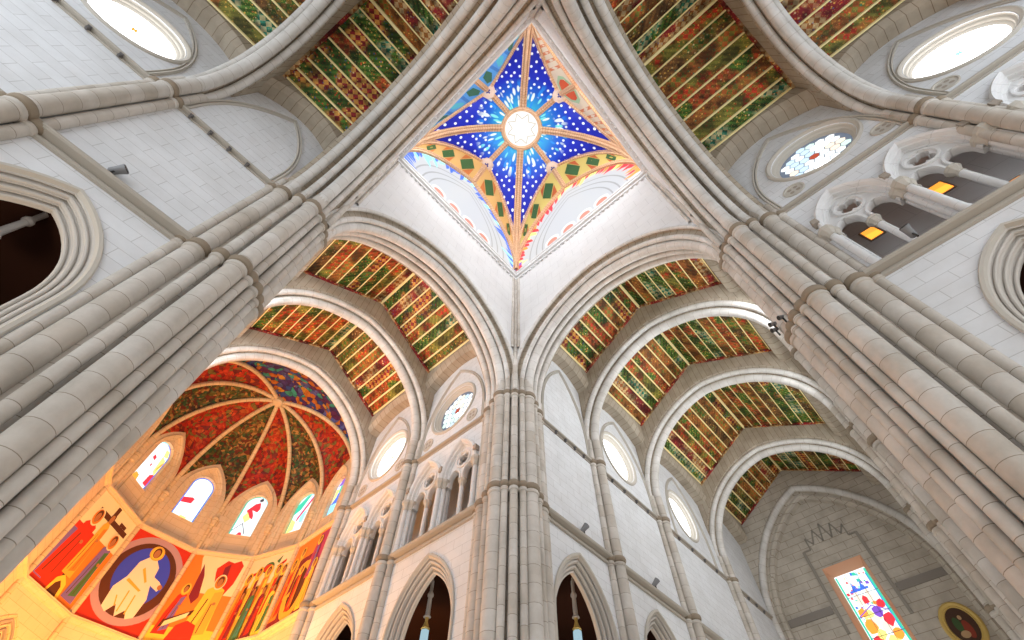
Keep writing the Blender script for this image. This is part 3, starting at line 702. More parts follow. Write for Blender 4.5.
ws = [G_WHITE, G_PALE, G_BLUE, G_RED, G_GREEN, G_YEL, G_VIO, G_ORA, G_PEACH, M_LEAD, G_CYAN]
q4(mb, [(-1.2, 13.6), (-1.06, 13.6), (-1.06, 21.3), (-1.2, 21.3)], 4); q4(mb, [(0.86, 13.6), (0.98, 13.6), (0.98, 21.3), (0.86, 21.3)], 4)
q4(mb, [(-1.06, 17), (-1.0, 17), (-1.0, 21.0), (-1.06, 21.0)], 2)
random.seed(5)
for i in range(46):      # small tinted quarries behind the motif
    cx, cz, e = -1.0+1.8*random.random(), 18.0+3.2*random.random(), 0.05+0.09*random.random()
    q4(mb, [(max(-1.04, cx-e), cz-e), (min(0.84, cx+e), cz-e*0.6), (min(0.84, cx+e*0.8), cz+e), (max(-1.04, cx-e*0.7), cz+e*0.8)], random.choice([8, 8, 5, 10, 6, 3, 7, 4, 2]), 0.4945-0.0004*i*0.2)
q4(mb, [(-0.7, 20.2), (0.55, 20.2), (0.55, 20.05), (-0.7, 20.05)], 2)
for cx, hgt in ((-0.35, 0.6), (0.2, 0.6)): q4(mb, [(cx-0.15, 20.2), (cx+0.15, 20.2), (cx+0.04, 20.5), (cx, 20.2+hgt), (cx-0.04, 20.5)], 2)
q4(mb, [(-0.55, 19.2), (0.4, 19.2), (0.4, 20.05), (0.2, 20.05), (0.15, 19.6), (-0.05, 19.8), (-0.3, 19.6), (-0.35, 20.05), (-0.55, 20.05)], 8, 0.485)
q4(mb, [(-0.25, 19.2), (0.1, 19.2), (0.1, 19.55), (-0.07, 19.75), (-0.25, 19.55)], 3, 0.48)
random.seed(3)
for cx, cz, r, mi in ((0.55, 18.75, 0.3, 7), (-0.8, 18.95, 0.28, 3), (-0.35, 18.6, 0.33, 6), (0.2, 18.6, 0.28, 5), (0.5, 17.8, 0.42, 7), (0.1, 18.2, 0.4, 8), (-0.75, 18.0, 0.40, 3), (-0.35, 17.6, 0.35, 8), (0.55, 17.0, 0.33, 3), (0.15, 17.3, 0.3, 5), (-0.8, 17.1, 0.33, 7), (-0.3, 16.7, 0.4, 5), (0.6, 16.2, 0.3, 7), (0.1, 16.3, 0.3, 1), (-0.85, 16.2, 0.3, 2), (-0.3, 15.7, 0.5, 3), (0.3, 15.2, 0.5, 5), (-0.6, 14.7, 0.5, 6)):
    n = 9; pts = [(cx+r*(0.75+0.35*random.random())*cos(2*pi*i/n), cz+r*(0.8+0.5*random.random())*sin(2*pi*i/n)) for i in range(n)]
    pts = [(max(-1.04, min(0.84, x)), max(13.7, z)) for x, z in pts]
    q4(mb, pts, mi, 0.47-random.random()*0.01)
q4(mb, [(-1.04, 18.5), (-0.2, 19.05), (-0.2, 18.98), (-1.04, 18.42)], 6, 0.455); q4(mb, [(-0.2, 19.05), (0.84, 18.6), (0.84, 18.53), (-0.2, 18.98)], 6, 0.455)
for z in (14.6, 15.9, 17.2, 18.5, 19.8): q4(mb, [(-1.2, z), (0.98, z), (0.98, z+0.035), (-1.2, z+0.035)], 9, 0.45)
for h in (-0.5, 0.25): q4(mb, [(h, 13.6), (h+0.03, 13.6), (h+0.03, 21.3), (h, 21.3)], 9, 0.45)
mb.build('leaded_glass', ws, t, smooth=False)
# oval painting
t = thing('oval_painting', (35.35, -4.15, 16.2), 'oval dark painting in a broad gilt frame on the end wall', 'painting')
oc, oz, ra, rb = -4.15, 16.25, 0.72, 1.0; n = 28
mb = MB(); mb.grid([[endpl(oc+(ra+e)*cos(2*pi*i/n), d, oz+(rb+e)*sin(2*pi*i/n)) for d, e in ((0.0, 0.32), (-0.14, 0.30), (-0.2, 0.2), (-0.12, 0.08), (-0.16, 0.03), (-0.05, -0.02))] for i in range(n+1)]); mb.build('gilt_frame', M_GOLDW, t)
mb = MB(); mb.poly([[(oc+ra*cos(2*pi*i/n), oz+rb*sin(2*pi*i/n)) for i in range(n)]], endpl, -0.06, 0)
for cx, cz, a_, b_, mi in ((-4.3, 16.0, 0.22, 0.5, 1), (-3.95, 16.35, 0.2, 0.4, 2), (-4.25, 16.65, 0.1, 0.13, 3), (-4.0, 15.8, 0.25, 0.2, 3)):
    mb.poly([[(cx+a_*cos(2*pi*i/12), cz+b_*sin(2*pi*i/12)) for i in range(12)]], endpl, -0.065-0.002*mi, mi)
mb.build('canvas', [plain('dark_canvas', (0.06, 0.025, 0.012), 0.5), plain('red_robe', (0.25, 0.04, 0.02)), plain('green_robe', (0.05, 0.09, 0.03)), plain('ochre_flesh', (0.45, 0.28, 0.14))], t, smooth=False)

# ------------------------------------------------------------------ apse
M_APSE = stone('apse_limestone', (0.72, 0.57, 0.38), (0.69, 0.54, 0.355), (0.52, 0.37, 0.21), 'wall', stain=0.08)
M_RIB = stone('apse_rib_stone', (0.72, 0.56, 0.34), (0.66, 0.50, 0.30), (0.4, 0.28, 0.14), 'uv', row=0.45, msize=0.012, stain=0.1)
AC = Vector((0, 24.4)); 
AV = [(6.0, 20.3), (6.0, 24.4), (4.85, 27.93), (1.85, 30.11), (-1.85, 30.11), (-4.85, 27.93), (-6.0, 24.4), (-6.0, 20.3)]
def sidepl(A, B):
    A = Vector(A); B = Vector(B); e = (B-A).normalized(); n = Vector((e.y, -e.x))
    if n.dot((A+B)/2-AC) < 0: n = -n
    def pl(h, d, z):
        p = A+e*h+n*d; return (p.x, p.y, z)
    return pl, (B-A).length
ASPR = 21.6; AAP = 25.15
APNAME = ['straight right', 'right', 'centre right', 'centre', 'centre left', 'left', 'straight left']
for i in range(7):
    pl, L = sidepl(AV[i], AV[i+1]); m = L/2; hw = L/2
    whw = 0.78 if i not in (0, 6) else 0.7
    wm = m if i not in (0, 6) else (L-1.55 if i == 0 else 1.55)
    top = [(m+a, z) for a, z in arch_pts(hw, ASPR, c_for(hw, AAP+0.15-ASPR), 0, 10)]
    win = [(wm-whw, 20.8), (wm+whw, 20.8)] + [(wm+whw*cos(pi*j/12), 23.27+whw*sin(pi*j/12)) for j in range(13)]
    win = [(wm-whw, 20.8), (wm+whw, 20.8)] + [(wm+whw*cos(pi*j/12), 23.27+whw*sin(pi*j/12)) for j in range(0, 13)]
    nhw = min(hw-0.35, 1.32)
    niche = [(wm+a, z) for a, z in arch_pts(nhw, 22.4, c_for(nhw, 2.4), 0, 8, 19.35)]
    mb = MB(); outer = [(0, 0), (L, 0)] + [(L, ASPR)] + list(reversed(top))[1:-1] + [(0, ASPR)]
    mb.prism([outer, niche], pl, 0, 0.30); 
    mb.prism([[(0, 18), (L, 18), (L, 25.2), (0, 25.2)], win], pl, 0.30, 0.8)
    tag(mb.build('wall_apse_%s' % APNAME[i].replace(' ', '_'), M_APSE, smooth=False), 'orange-lit apse wall facet, %s' % APNAME[i], 'wall', kind='structure')
    mb = MB()
    for z, sc in ((Z1, 1.0), (19.15, 0.8)):
        mb.grid([[pl(h, d*sc, z+dz*sc) for d, dz in ((0.02, -0.2), (-0.1, -0.16), (-0.14, -0.04), (-0.26, 0), (-0.26, 0.12), (0.02, 0.2))] for h in (-0.1, L+0.1)], True)
    trim(mb, 'ledges above and below the mural on the %s apse facet' % APNAME[i], M_APSE)
    mb = MB()
    for q in (wm-nhw*0.62, wm+nhw*0.62): mb.box(q-0.03, q+0.03, 0.26, 0.30, 19.35, 20.8, pl)
    trim(mb, 'thin upright mouldings below the %s apse window' % APNAME[i], M_RIB)
    mb = MB(); 
    sweep_arch(mb, pl, [(-0.01, 0.06), (-0.06, 0.03), (-0.03, -0.03), (0.06, -0.05), (0.10, -0.12), (0.2, -0.14), (0.30, -0.3)], nhw, 22.4, c_for(nhw, 2.4), wm, 19.35, 8)
    trim(mb, 'moulded recess around the %s apse window' % APNAME[i], M_APSE)
# windows of the apse
def apse_window(i, label, art):
    pl, L = sidepl(AV[i], AV[i+1]); m = L/2 if i not in (0, 6) else (L-1.55 if i == 0 else 1.55)
    whw = 0.78 if i not in (0, 6) else 0.7
    t = thing('stained_glass_window', pl(m, 0.5, 22.3), label, 'window', 'apse windows')
    out = [(m-whw, 20.8), (m+whw, 20.8)] + [(m+whw*cos(pi*j/12), 23.27+whw*sin(pi*j/12)) for j in range(13)]
    mb = MB(); n = len(out)
    def inset(p, e): 
        cx, cz = m, 22.2; return (cx+(p[0]-cx)*(1-e), cz+(p[1]-cz)*(1-e*0.5))
    mb.grid([[pl(*[inset(out[j % n], e)[0]], d, inset(out[j % n], e)[1]) for d, e in ((0.29, -0.05), (0.27, 0.0), (0.5, 0.03))] for j in range(n+1)]); mb.build('reveal', M_APSE, t)
    mb = MB(); mb.poly([out], pl, 0.5, 1)
    for pts, mi, lay in art: 
        mb.poly([[(m+x*whw, 20.8+z*3.25) for x, z in pts]], pl, 0.5-0.006*lay, mi)
    mb.build('leaded_glass', ws, t, smooth=False)
def border(mi_l, mi_r, mi_b):
    return [([(-1, 0), (-0.88, 0), (-0.88, 0.76), (-1, 0.76)], mi_l, 1), ([(0.88, 0), (1, 0), (1, 0.76), (0.88, 0.76)], mi_r, 1), ([(-1, 0), (1, 0), (1, 0.04), (-1, 0.04)], mi_b, 2)] + \
           [([(cos(pi*j/12), 0.76+0.24*sin(pi*j/12)), (cos(pi*(j+1)/12), 0.76+0.24*sin(pi*(j+1)/12)), (0.88*cos(pi*(j+1)/12), 0.76+0.21*sin(pi*(j+1)/12)), (0.88*cos(pi*j/12), 0.76+0.21*sin(pi*j/12))], mi_r if j < 6 else mi_l, 1) for j in range(12)]
# side order: walking from the right straight bay round to the left, local x runs right -> left
apse_window(4, 'left-most apse window, white with yellow and red edge', border(2, 10, 6) + [([(-0.88, 0.1), (-0.45, 0.1), (-0.5, 0.3), (-0.88, 0.4)], 3, 3), ([(-0.88, 0.35), (-0.5, 0.4), (-0.35, 0.75), (-0.88, 0.72)], 5, 3), ([(0.2, 0.04), (0.88, 0.04), (0.7, 0.16), (0.3, 0.15)], 7, 3), ([(0.1, 0.55), (0.45, 0.57), (0.4, 0.65), (0.1, 0.63)], 3, 3), ([(0.0, 0.42), (0.15, 0.42), (0.12, 0.48), (0.0, 0.48)], 3, 3), ([(-0.88, 0.8), (-0.4, 0.75), (-0.2, 0.9), (-0.6, 0.92)], 5, 2), ([(-0.88, 0.62), (-0.62, 0.4), (-0.6, 0.5), (-0.8, 0.7)], 7, 4)])
apse_window(3, 'white apse window with a single red block above the medallion mural', border(2, 2, 4) + [([(0.88, 0.3), (0.05, 0.36), (-0.02, 0.48), (0.2, 0.49), (0.88, 0.42)], 3, 3), ([(-0.3, 0.02), (0.3, 0.02), (0.2, 0.07), (-0.3, 0.07)], 5, 3)])
apse_window(2, 'apse window with red and yellow bird-like shape, right of centre', border(10, 4, 3) + [([(-0.3, 0.42), (0.3, 0.48), (0.55, 0.62), (0.1, 0.8), (-0.3, 0.85), (-0.5, 0.7), (-0.4, 0.6), (0.1, 0.64), (-0.2, 0.52)], 3, 3), ([(0.2, 0.32), (0.62, 0.45), (0.4, 0.58), (-0.1, 0.42)], 5, 4), ([(-0.2, 0.85), (-0.05, 0.92), (-0.3, 0.97), (-0.45, 0.9)], 9, 3), ([(0.35, 0.04), (-0.1, 0.04), (0.0, 0.1), (0.2, 0.1)], 3, 3), ([(0.9, 0.12), (0.3, 0.32), (0.27, 0.3), (0.88, 0.1)], 9, 4), ([(0.3, 0.32), (-0.3, 0.08), (-0.27, 0.06), (0.33, 0.3)], 9, 4)])
apse_window(1, 'narrow-looking apse window with magenta diagonal and green top', border(10, 4, 7) + [([(0.88, 0.04), (0.88, 0.4), (0.3, 0.3), (0.2, 0.1)], 5, 2), ([(0.2, 0.35), (0.35, 0.38), (-0.6, 0.9), (-0.75, 0.86)], 6, 4), ([(0.2, 0.30), (0.35, 0.33), (-0.6, 0.85), (-0.75, 0.81)], 3, 5), ([(0.88, 0.5), (0.88, 0.75), (0.2, 0.95), (-0.3, 0.98), (0.3, 0.6)], 4, 2), ([(-0.1, 0.25), (-0.5, 0.25), (-0.5, 0.55), (0.1, 0.5)], 10, 3)])
apse_window(0, 'right-most apse window of green, violet and yellow glass', border(4, 2, 5) + [([(-0.88, 0.1), (0.88, 0.1), (0.88, 0.35), (-0.88, 0.3)], 10, 2), ([(-0.88, 0.3), (0.88, 0.35), (0.4, 0.6), (-0.88, 0.55)], 2, 3), ([(0.88, 0.36), (0.88, 0.75), (0.2, 0.7), (0.3, 0.5)], 5, 3), ([(-0.88, 0.5), (0.2, 0.6), (0.2, 0.78), (-0.88, 0.76)], 4, 4), ([(-0.8, 0.76), (0.7, 0.8), (0.3, 0.96), (-0.4, 0.96)], 6, 4)])

# vault webs and ribs
BOSS = Vector((0, 24.75, 28.15))
WEB_R = mosaic('red_painted_web', [(0.45, 0.03, 0.01), (0.38, 0.02, 0.012), (0.50, 0.10, 0.02), (0.18, 0.02, 0.02), (0.42, 0.04, 0.01), (0.20, 0.15, 0.03), (0.55, 0.05, 0.015)], 4.2)
WEB_G = mosaic('green_painted_web', [(0.10, 0.10, 0.02), (0.22, 0.12, 0.03), (0.03, 0.09, 0.03), (0.42, 0.22, 0.06), (0.06, 0.04, 0.02), (0.16, 0.03, 0.015), (0.12, 0.15, 0.05)], 5.5)
WEB_B = mosaic('violet_painted_web', [(0.06, 0.04, 0.20), (0.50, 0.25, 0.03), (0.03, 0.06, 0.24), (0.10, 0.02, 0.09), (0.04, 0.30, 0.24), (0.09, 0.10, 0.30), (0.45, 0.14, 0.02), (0.05, 0.02, 0.12)], 2.6)
tv = thing('apse_vault', (0, 24.75, 21), 'ribbed apse vault with red, green and violet painted webs', 'vault')
def ribcurve(A, za, n=12, off=0.0):
    A = Vector((A[0], A[1])); out = []
    for j in range(n+1):
        th = pi/2*j/n; p = Vector((BOSS.x, BOSS.y)) + (A-Vector((BOSS.x, BOSS.y)))*cos(th)
        out.append(Vector((p.x, p.y, za+(BOSS.z-za)*sin(th)-off)))
    return out
for i in range(7):
    pl, L = sidepl(AV[i], AV[i+1]); hw = L/2
    top = arch_pts(hw, ASPR, c_for(hw, AAP-ASPR), 0, 8)
    rows = []
    for a, z in top:
        P0 = pl(hw+a, 0.0, z); rows.append(ribcurve(P0[:2], z))
    mb = MB(); mb.grid(rows); o = mb.build('web', [WEB_R, WEB_G, WEB_R, WEB_G, WEB_R, WEB_G, WEB_R][i], tv)
    o['label'] = ['red', 'green', 'red', 'green', 'red', 'green', 'red'][i] + ' painted web'
rows = [ribcurve((a, 20.3), z) for a, z in arch_pts(5.95, 20.8, c_for(5.95, 6.5), 0, 10)]
mb = MB(); mb.grid(rows); o = mb.build('web', WEB_B, tv); o['label'] = 'violet and orange web'
for i, A in enumerate(AV):
    c = ribcurve(A, ASPR if i not in (0, 7) else 21.0, 14, 0.05)
    mb = MB(); mb.tube(c, 0.15, 10); rb = mb.build('rib', M_RIB, tv)
    if i not in (0, 7):
        d = (Vector(A)-AC).normalized(); x, y = A[0]-d.x*0.1, A[1]-d.y*0.1
        mb = MB(); mb.lathe([(0.13, 0), (0.13, ASPR+0.1)], 12, x, y); mb.lathe([(0.14, 20.9), (0.2, 21.0), (0.17, 21.2), (0.24, 21.4), (0.24, 21.5), (0.12, 21.6)], 12, x, y); mb.build('vault_shaft', M_RIB, tv)
mb = MB(); mb.lathe([(0.0, BOSS.z-0.35), (0.3, BOSS.z-0.32), (0.42, BOSS.z-0.2), (0.48, BOSS.z)], 16, BOSS.x, BOSS.y); mb.build('boss', M_RIB, tv)

# murals: generic robed figures in the colours of the painted panels
PAINT = {'cream': (0.80, 0.70, 0.42), 'orange': (0.72, 0.22, 0.03), 'red': (0.58, 0.035, 0.015), 'brown': (0.10, 0.03, 0.012), 'blue': (0.045, 0.07, 0.62), 'mauve': (0.44, 0.27, 0.30),
         'white': (0.78, 0.68, 0.52), 'gold': (0.75, 0.40, 0.05), 'green': (0.07, 0.17, 0.06), 'violet': (0.20, 0.13, 0.38), 'maroon': (0.22, 0.02, 0.03), 'flesh': (0.42, 0.17, 0.06), 'yellow': (0.85, 0.55, 0.06), 'magenta': (0.42, 0.05, 0.12), 'teal': (0.06, 0.22, 0.17)}
PK = list(PAINT); PM = [plain('mural_'+n, c, 0.7) for n, c in PAINT.items()]
def ell(cx, cz, a, b, n=20): return [(cx+a*cos(2*pi*i/n), cz+b*sin(2*pi*i/n)) for i in range(n)]
def figure(x, z, h, robe, mantle, halo='gold', lean=0.0, wdt=0.16):
    H = h; hx = x+lean; r = H*0.075
    sh = [([(x-wdt*H*1.15, z), (x+wdt*H*1.2, z), (x+wdt*H*0.95, z+H*0.45), (hx+wdt*H*0.75, z+H*0.78), (hx+0.03*H, z+H*0.84), (hx-0.04*H, z+H*0.84), (hx-wdt*H*0.8, z+H*0.76), (x-wdt*H*0.9, z+H*0.4)], robe),
          ([(x-wdt*H*0.2, z+H*0.05), (x+wdt*H*1.0, z+H*0.1), (x+wdt*H*0.9, z+H*0.5), (hx+wdt*H*0.7, z+H*0.76), (hx, z+H*0.72), (x+wdt*H*0.1, z+H*0.4)], mantle),
          ([(x-wdt*H*0.7, z+H*0.06), (x-wdt*H*0.58, z+H*0.06), (hx-wdt*H*0.25, z+H*0.62), (hx-wdt*H*0.35, z+H*0.62)], 'brown'),
          ([(x+wdt*H*0.3, z+H*0.1), (x+wdt*H*0.38, z+H*0.1), (hx+wdt*H*0.28, z+H*0.55), (hx+wdt*H*0.2, z+H*0.55)], 'brown')]
    if halo: sh += [(ell(hx, z+H*0.90, r*1.75, r*1.75), 'cream' if halo == 'cream' else 'gold'), (ell(hx, z+H*0.90, r*1.45, r*1.45), 'orange' if halo == 'cream' else 'yellow')]
    sh += [(ell(hx, z+H*0.915, r*0.95, r*1.15), 'brown'), (ell(hx, z+H*0.89, r*0.72, r*0.95), 'flesh'),
           (ell(hx+wdt*H*0.45, z+H*0.55, r*0.5, r*0.35, 10), 'flesh')]
    return sh
def mural(A, B, s0, s1, label, shapes, frame=True, flip=False):
    pl, L = sidepl(A, B); z0, z1 = 13.98, 18.98
    t = thing('mural', pl((s0+s1)/2, 0, z0), label, 'mural', 'painted apse panels')
    mb = MB(); mb.prism([[(s0, z0), (s1, z0), (s1, z1), (s0, z1)]], pl, -0.02, 0.0, PK.index(shapes[0][1]))
    for q, (pts, c) in enumerate(shapes[1:]):
        P = []
        for u, v in pts:
            u = min(1.0, max(0.0, u)); v = min(1.0, max(0.0, v)); uu = 1-u if flip else u
            P.append((s0+(s1-s0)*uu, z0+(z1-z0)*v))
        clean = [P[0]]
        for p in P[1:]:
            if math.hypot(p[0]-clean[-1][0], p[1]-clean[-1][1]) > 1e-4: clean.append(p)
        if len(clean) > 2: mb.poly([clean], pl, -0.021-0.0016*(q+1), PK.index(c))
    mb.build('painted_panel', PM, t, smooth=False, flip_fix=False)
    mb = MB(); fw_ = 0.07
    for x0, x1, a, b in ((s0-fw_, s0, z0, z1), (s1, s1+fw_, z0, z1), (s0-fw_, s1+fw_, z1, z1+fw_), (s0-fw_, s1+fw_, z0-fw_, z0)): mb.box(x0, x1, -0.07, 0, a, b, pl)
    mb.build('frame', M_RIB, t, smooth=False)
def R(u0, v0, u1, v1): return [(u0, v0), (u1, v0), (u1, v1), (u0, v1)]
LS = lambda i: sidepl(AV[i], AV[i+1])[1]
# u runs left -> right as seen from the nave (local h runs right -> left, hence flip)
m1 = [(None, 'orange'), (R(0, 0.62, 1, 1), 'cream'), (R(0, 0, 0.5, 0.62), 'red'), (R(0.46, 0.1, 0.54, 0.99), 'brown'), (R(0.18, 0.80, 0.95, 0.86), 'brown'), (R(0.02, 0.05, 0.2, 0.55), 'violet'), (R(0.70, 0.86, 0.86, 0.90), 'brown')]
m1 += figure(0.22, 0.06, 0.78, 'red', 'red', 'cream', 0.03, 0.2) + figure(0.5, 0.2, 0.72, 'gold', 'orange', None, 0, 0.12) + figure(0.80, 0.05, 0.72, 'violet', 'green', 'cream', 0.02, 0.15)
m1 += [([(0.36, 0.0), (0.66, 0.0), (0.62, 0.14), (0.5, 0.2), (0.4, 0.14)], 'yellow'), ([(0.40, 0.0), (0.6, 0.0), (0.57, 0.1), (0.5, 0.14), (0.44, 0.1)], 'brown')]
mural(AV[4], AV[5], 0.18, LS(4)-0.18, 'orange mural of robed figures by a dark cross, left of medallion', m1, flip=True)
m2 = [(None, 'red'), (ell(0.5, 0.52, 0.62, 0.485, 48), 'mauve'), (ell(0.5, 0.52, 0.52, 0.41, 48), 'brown'), (ell(0.5, 0.55, 0.40, 0.325, 48), 'blue')]
m2 += [([(0.25, 0.16), (0.34, 0.12), (0.42, 0.22), (0.5, 0.11), (0.6, 0.2), (0.66, 0.12), (0.76, 0.16), (0.78, 0.36), (0.70, 0.5), (0.66, 0.7), (0.56, 0.77), (0.44, 0.77), (0.34, 0.68), (0.31, 0.5), (0.22, 0.36)], 'white'),
       ([(0.70, 0.50), (0.84, 0.47), (0.88, 0.53), (0.80, 0.57), (0.66, 0.6)], 'white'), (ell(0.85, 0.52, 0.04, 0.03, 12), 'flesh'),
       ([(0.33, 0.46), (0.6, 0.4), (0.62, 0.42), (0.35, 0.49)], 'gold'), ([(0.45, 0.62), (0.6, 0.5), (0.62, 0.52), (0.47, 0.65)], 'gold'), ([(0.34, 0.3), (0.36, 0.3), (0.42, 0.2), (0.4, 0.2)], 'gold'), ([(0.58, 0.36), (0.6, 0.36), (0.62, 0.16), (0.6, 0.16)], 'gold'),
       ([(0.46, 0.38), (0.48, 0.38), (0.5, 0.16), (0.48, 0.16)], 'gold'), (ell(0.5, 0.83, 0.115, 0.085), 'gold'), (ell(0.5, 0.83, 0.095, 0.07), 'yellow'), (ell(0.5, 0.835, 0.062, 0.062), 'brown'), (ell(0.5, 0.825, 0.046, 0.05), 'flesh')]
mural(AV[3], AV[4], 0.12, LS(3)-0.12, 'red mural with seated white-robed figure in a round blue medallion', m2, flip=True)
m3 = [(None, 'orange'), (R(0.16, 0.55, 1, 1), 'cream'), ([(0.0, 0.3), (0.0, 1.0), (0.14, 1.0), (0.26, 0.8), (0.32, 0.4)], 'orange'), ([(0.25, 0.9), (0.36, 0.75), (0.46, 0.5), (0.4, 0.42), (0.3, 0.5)], 'maroon'), ([(0.5, 0.86), (0.62, 0.97), (0.74, 0.95), (0.84, 0.99), (0.92, 0.93), (0.9, 0.7), (0.8, 0.5), (0.66, 0.55), (0.52, 0.8)], 'red'), ([(0.62, 0.88), (0.7, 0.93), (0.78, 0.6), (0.7, 0.58)], 'maroon'),
      (R(0, 0, 1, 0.16), 'yellow')]
m3 += figure(0.16, 0.08, 0.55, 'red', 'violet', 'gold', 0.04, 0.17) + figure(0.66, 0.05, 0.72, 'yellow', 'gold', 'cream', 0.02, 0.25)
m3 += [([(0.1, 0.14), (0.5, 0.3), (0.52, 0.36), (0.12, 0.22)], 'brown'), ([(0.15, 0.15), (0.45, 0.27), (0.46, 0.33), (0.16, 0.21)], 'cream'), ([(0.3, 0.0), (0.72, 0.0), (0.66, 0.2), (0.5, 0.24), (0.36, 0.18)], 'red')]
mural(AV[2], AV[3], 0.12, LS(2)-0.12, 'orange mural with winged yellow figure, right of the medallion', m3, flip=True)
m4 = [(None, 'gold'), (R(0, 0.62, 1, 1), 'cream'), (ell(0.48, 0.84, 0.12, 0.07), 'green'), (ell(0.46, 0.835, 0.09, 0.05), 'red'), ([(0.62, 0.9), (0.72, 0.97), (0.7, 0.86)], 'green'), ([(0.15, 0.8), (0.3, 0.83), (0.28, 0.78), (0.16, 0.76)], 'red'), ([(0.68, 0.83), (0.85, 0.9), (0.86, 0.86), (0.72, 0.79)], 'red')]
for x, z, h, a, b in ((0.12, 0.2, 0.6, 'orange', 'brown'), (0.32, 0.25, 0.6, 'yellow', 'maroon'), (0.55, 0.22, 0.62, 'orange', 'yellow'), (0.78, 0.2, 0.62, 'gold', 'red'), (0.93, 0.2, 0.6, 'brown', 'orange'), (0.2, 0.0, 0.58, 'red', 'maroon'), (0.44, 0.0, 0.6, 'green', 'teal'), (0.68, 0.0, 0.58, 'maroon', 'red'), (0.9, 0.0, 0.58, 'yellow', 'green')): m4 += figure(x, z, h, a, b, 'gold' if z else None, 0, 0.13)
mural(AV[1], AV[2], 0.12, LS(1)-0.12, 'mural of crowded robed figures under a green and red wreath', m4, flip=True)
m5 = [(None, 'maroon'), (R(0, 0.75, 1, 1), 'orange'), ([(0.55, 0.4), (1, 0.4), (1, 0.98), (0.7, 0.98)], 'magenta'), (ell(0.55, 0.35, 0.34, 0.33), 'gold'), (ell(0.55, 0.35, 0.2, 0.24), 'brown')]
for x, z, h, a, b in ((0.12, 0.1, 0.7, 'orange', 'red'), (0.3, 0.3, 0.6, 'gold', 'maroon'), (0.52, 0.12, 0.5, 'red', 'orange'), (0.78, 0.42, 0.5, 'magenta', 'violet'), (0.9, 0.05, 0.55, 'yellow', 'gold')): m5 += figure(x, z, h, a, b, 'gold', 0, 0.14)
mural(AV[0], AV[1], 0.5, LS(0)-0.12, 'dark red and magenta mural beside the choir gallery', m5, flip=True)
# low niche under the left mural
pl, L = sidepl(AV[4], AV[5]); t = thing('apse_niche', pl(2.4, 0, 11), 'orange-lit niche with dark nested arches at lower left corner', 'niche')
for q in range(4):
    mb = MB(); sweep_arch(mb, pl, [(0.0, 0.1), (-0.05-0.02*q, 0.08), (-0.05-0.02*q, 0.0), (0.0, -0.02)], 1.15-0.2*q, 10.9, c_for(1.15-0.2*q, 1.75-0.2*q), 2.45, 9.0, 10); mb.build('niche_arch', M_RIB if q % 2 == 0 else M_GROOVE, t)
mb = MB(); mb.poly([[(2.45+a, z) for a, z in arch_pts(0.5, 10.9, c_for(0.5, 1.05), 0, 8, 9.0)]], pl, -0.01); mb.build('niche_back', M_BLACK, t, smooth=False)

# ------------------------------------------------------------------ lantern over the crossing
LW = 5.75; ZC = 33.6; ZB = 45.5; ZO = 46.6; ZA = 42.8; RO = 1.72
def starmat():
    k = NT('starry_blue_vault', 0.5)
    oc_ = k.new('ShaderNodeTexCoord').outputs['Object']; sp = k.new('ShaderNodeSeparateXYZ', i_0=oc_)
    r = k.math('SQRT', k.math('ADD', k.math('MULTIPLY', sp.outputs[0], sp.outputs[0]), k.math('MULTIPLY', sp.outputs[1], sp.outputs[1])))
    ang = k.math('ARCTAN2', sp.outputs[1], sp.outputs[0])
    pv = k.new('ShaderNodeCombineXYZ', i_X=k.math('MULTIPLY', ang, 9.0), i_Y=k.math('MULTIPLY', r, 1.1), i_Z=0.0)
    ns = k.new('ShaderNodeTexVoronoi', i_Vector=pv.outputs[0], i_Scale=1.0)
    rr = k.math('ADD', r, k.math('MULTIPLY', k.math('SUBTRACT', ns.outputs['Distance'], 0.4), 1.2))
    base = k.ramp(k.math('DIVIDE', r, 8.0), [(0.0, (0.04, 0.50, 0.62)), (0.26, (0.03, 0.36, 0.66)), (0.40, (0.010, 0.11, 0.55)), (0.54, (0.008, 0.022, 0.42)), (1.0, (0.006, 0.005, 0.20))])
    stripes = k.ramp(ns.outputs['Distance'], [(0.36, (1, 1, 1)), (0.46, (0, 0, 0))])
    fade = k.ramp(k.math('DIVIDE', r, 8.0), [(0.44, (0.95, 0.95, 0.95)), (0.53, (0, 0, 0))])
    sel = k.new('ShaderNodeSeparateColor', i_0=ns.outputs['Color'])
    stc = k.ramp(sel.outputs[0], [(0, (0.75, 0.88, 0.80)), (0.45, (0.20, 0.75, 0.72)), (0.7, (0.02, 0.25, 0.75))], 'CONSTANT')
    c = k.mix(k.math('MULTIPLY', stripes, fade), base, stc)
    vs = k.new('ShaderNodeTexVoronoi', voronoi_dimensions='2D', i_Vector=oc_, i_Scale=1.75); k.set(vs, 'Randomness', 0.5)
    dots = k.ramp(vs.outputs['Distance'], [(0.15, (1, 1, 1)), (0.20, (0, 0, 0))])
    far = k.ramp(k.math('DIVIDE', r, 8.0), [(0.36, (0, 0, 0)), (0.42, (1, 1, 1))])
    c = k.mix(k.math('MULTIPLY', dots, far), c, (0.80, 0.86, 0.92))
    k.base(c); return k.m
M_STAR = starmat()
M_LRIB = stone('painted_lantern_rib', (0.72, 0.46, 0.28), (0.66, 0.41, 0.24), (0.45, 0.22, 0.10), 'uv', row=0.25, msize=0.02, stain=0.1)
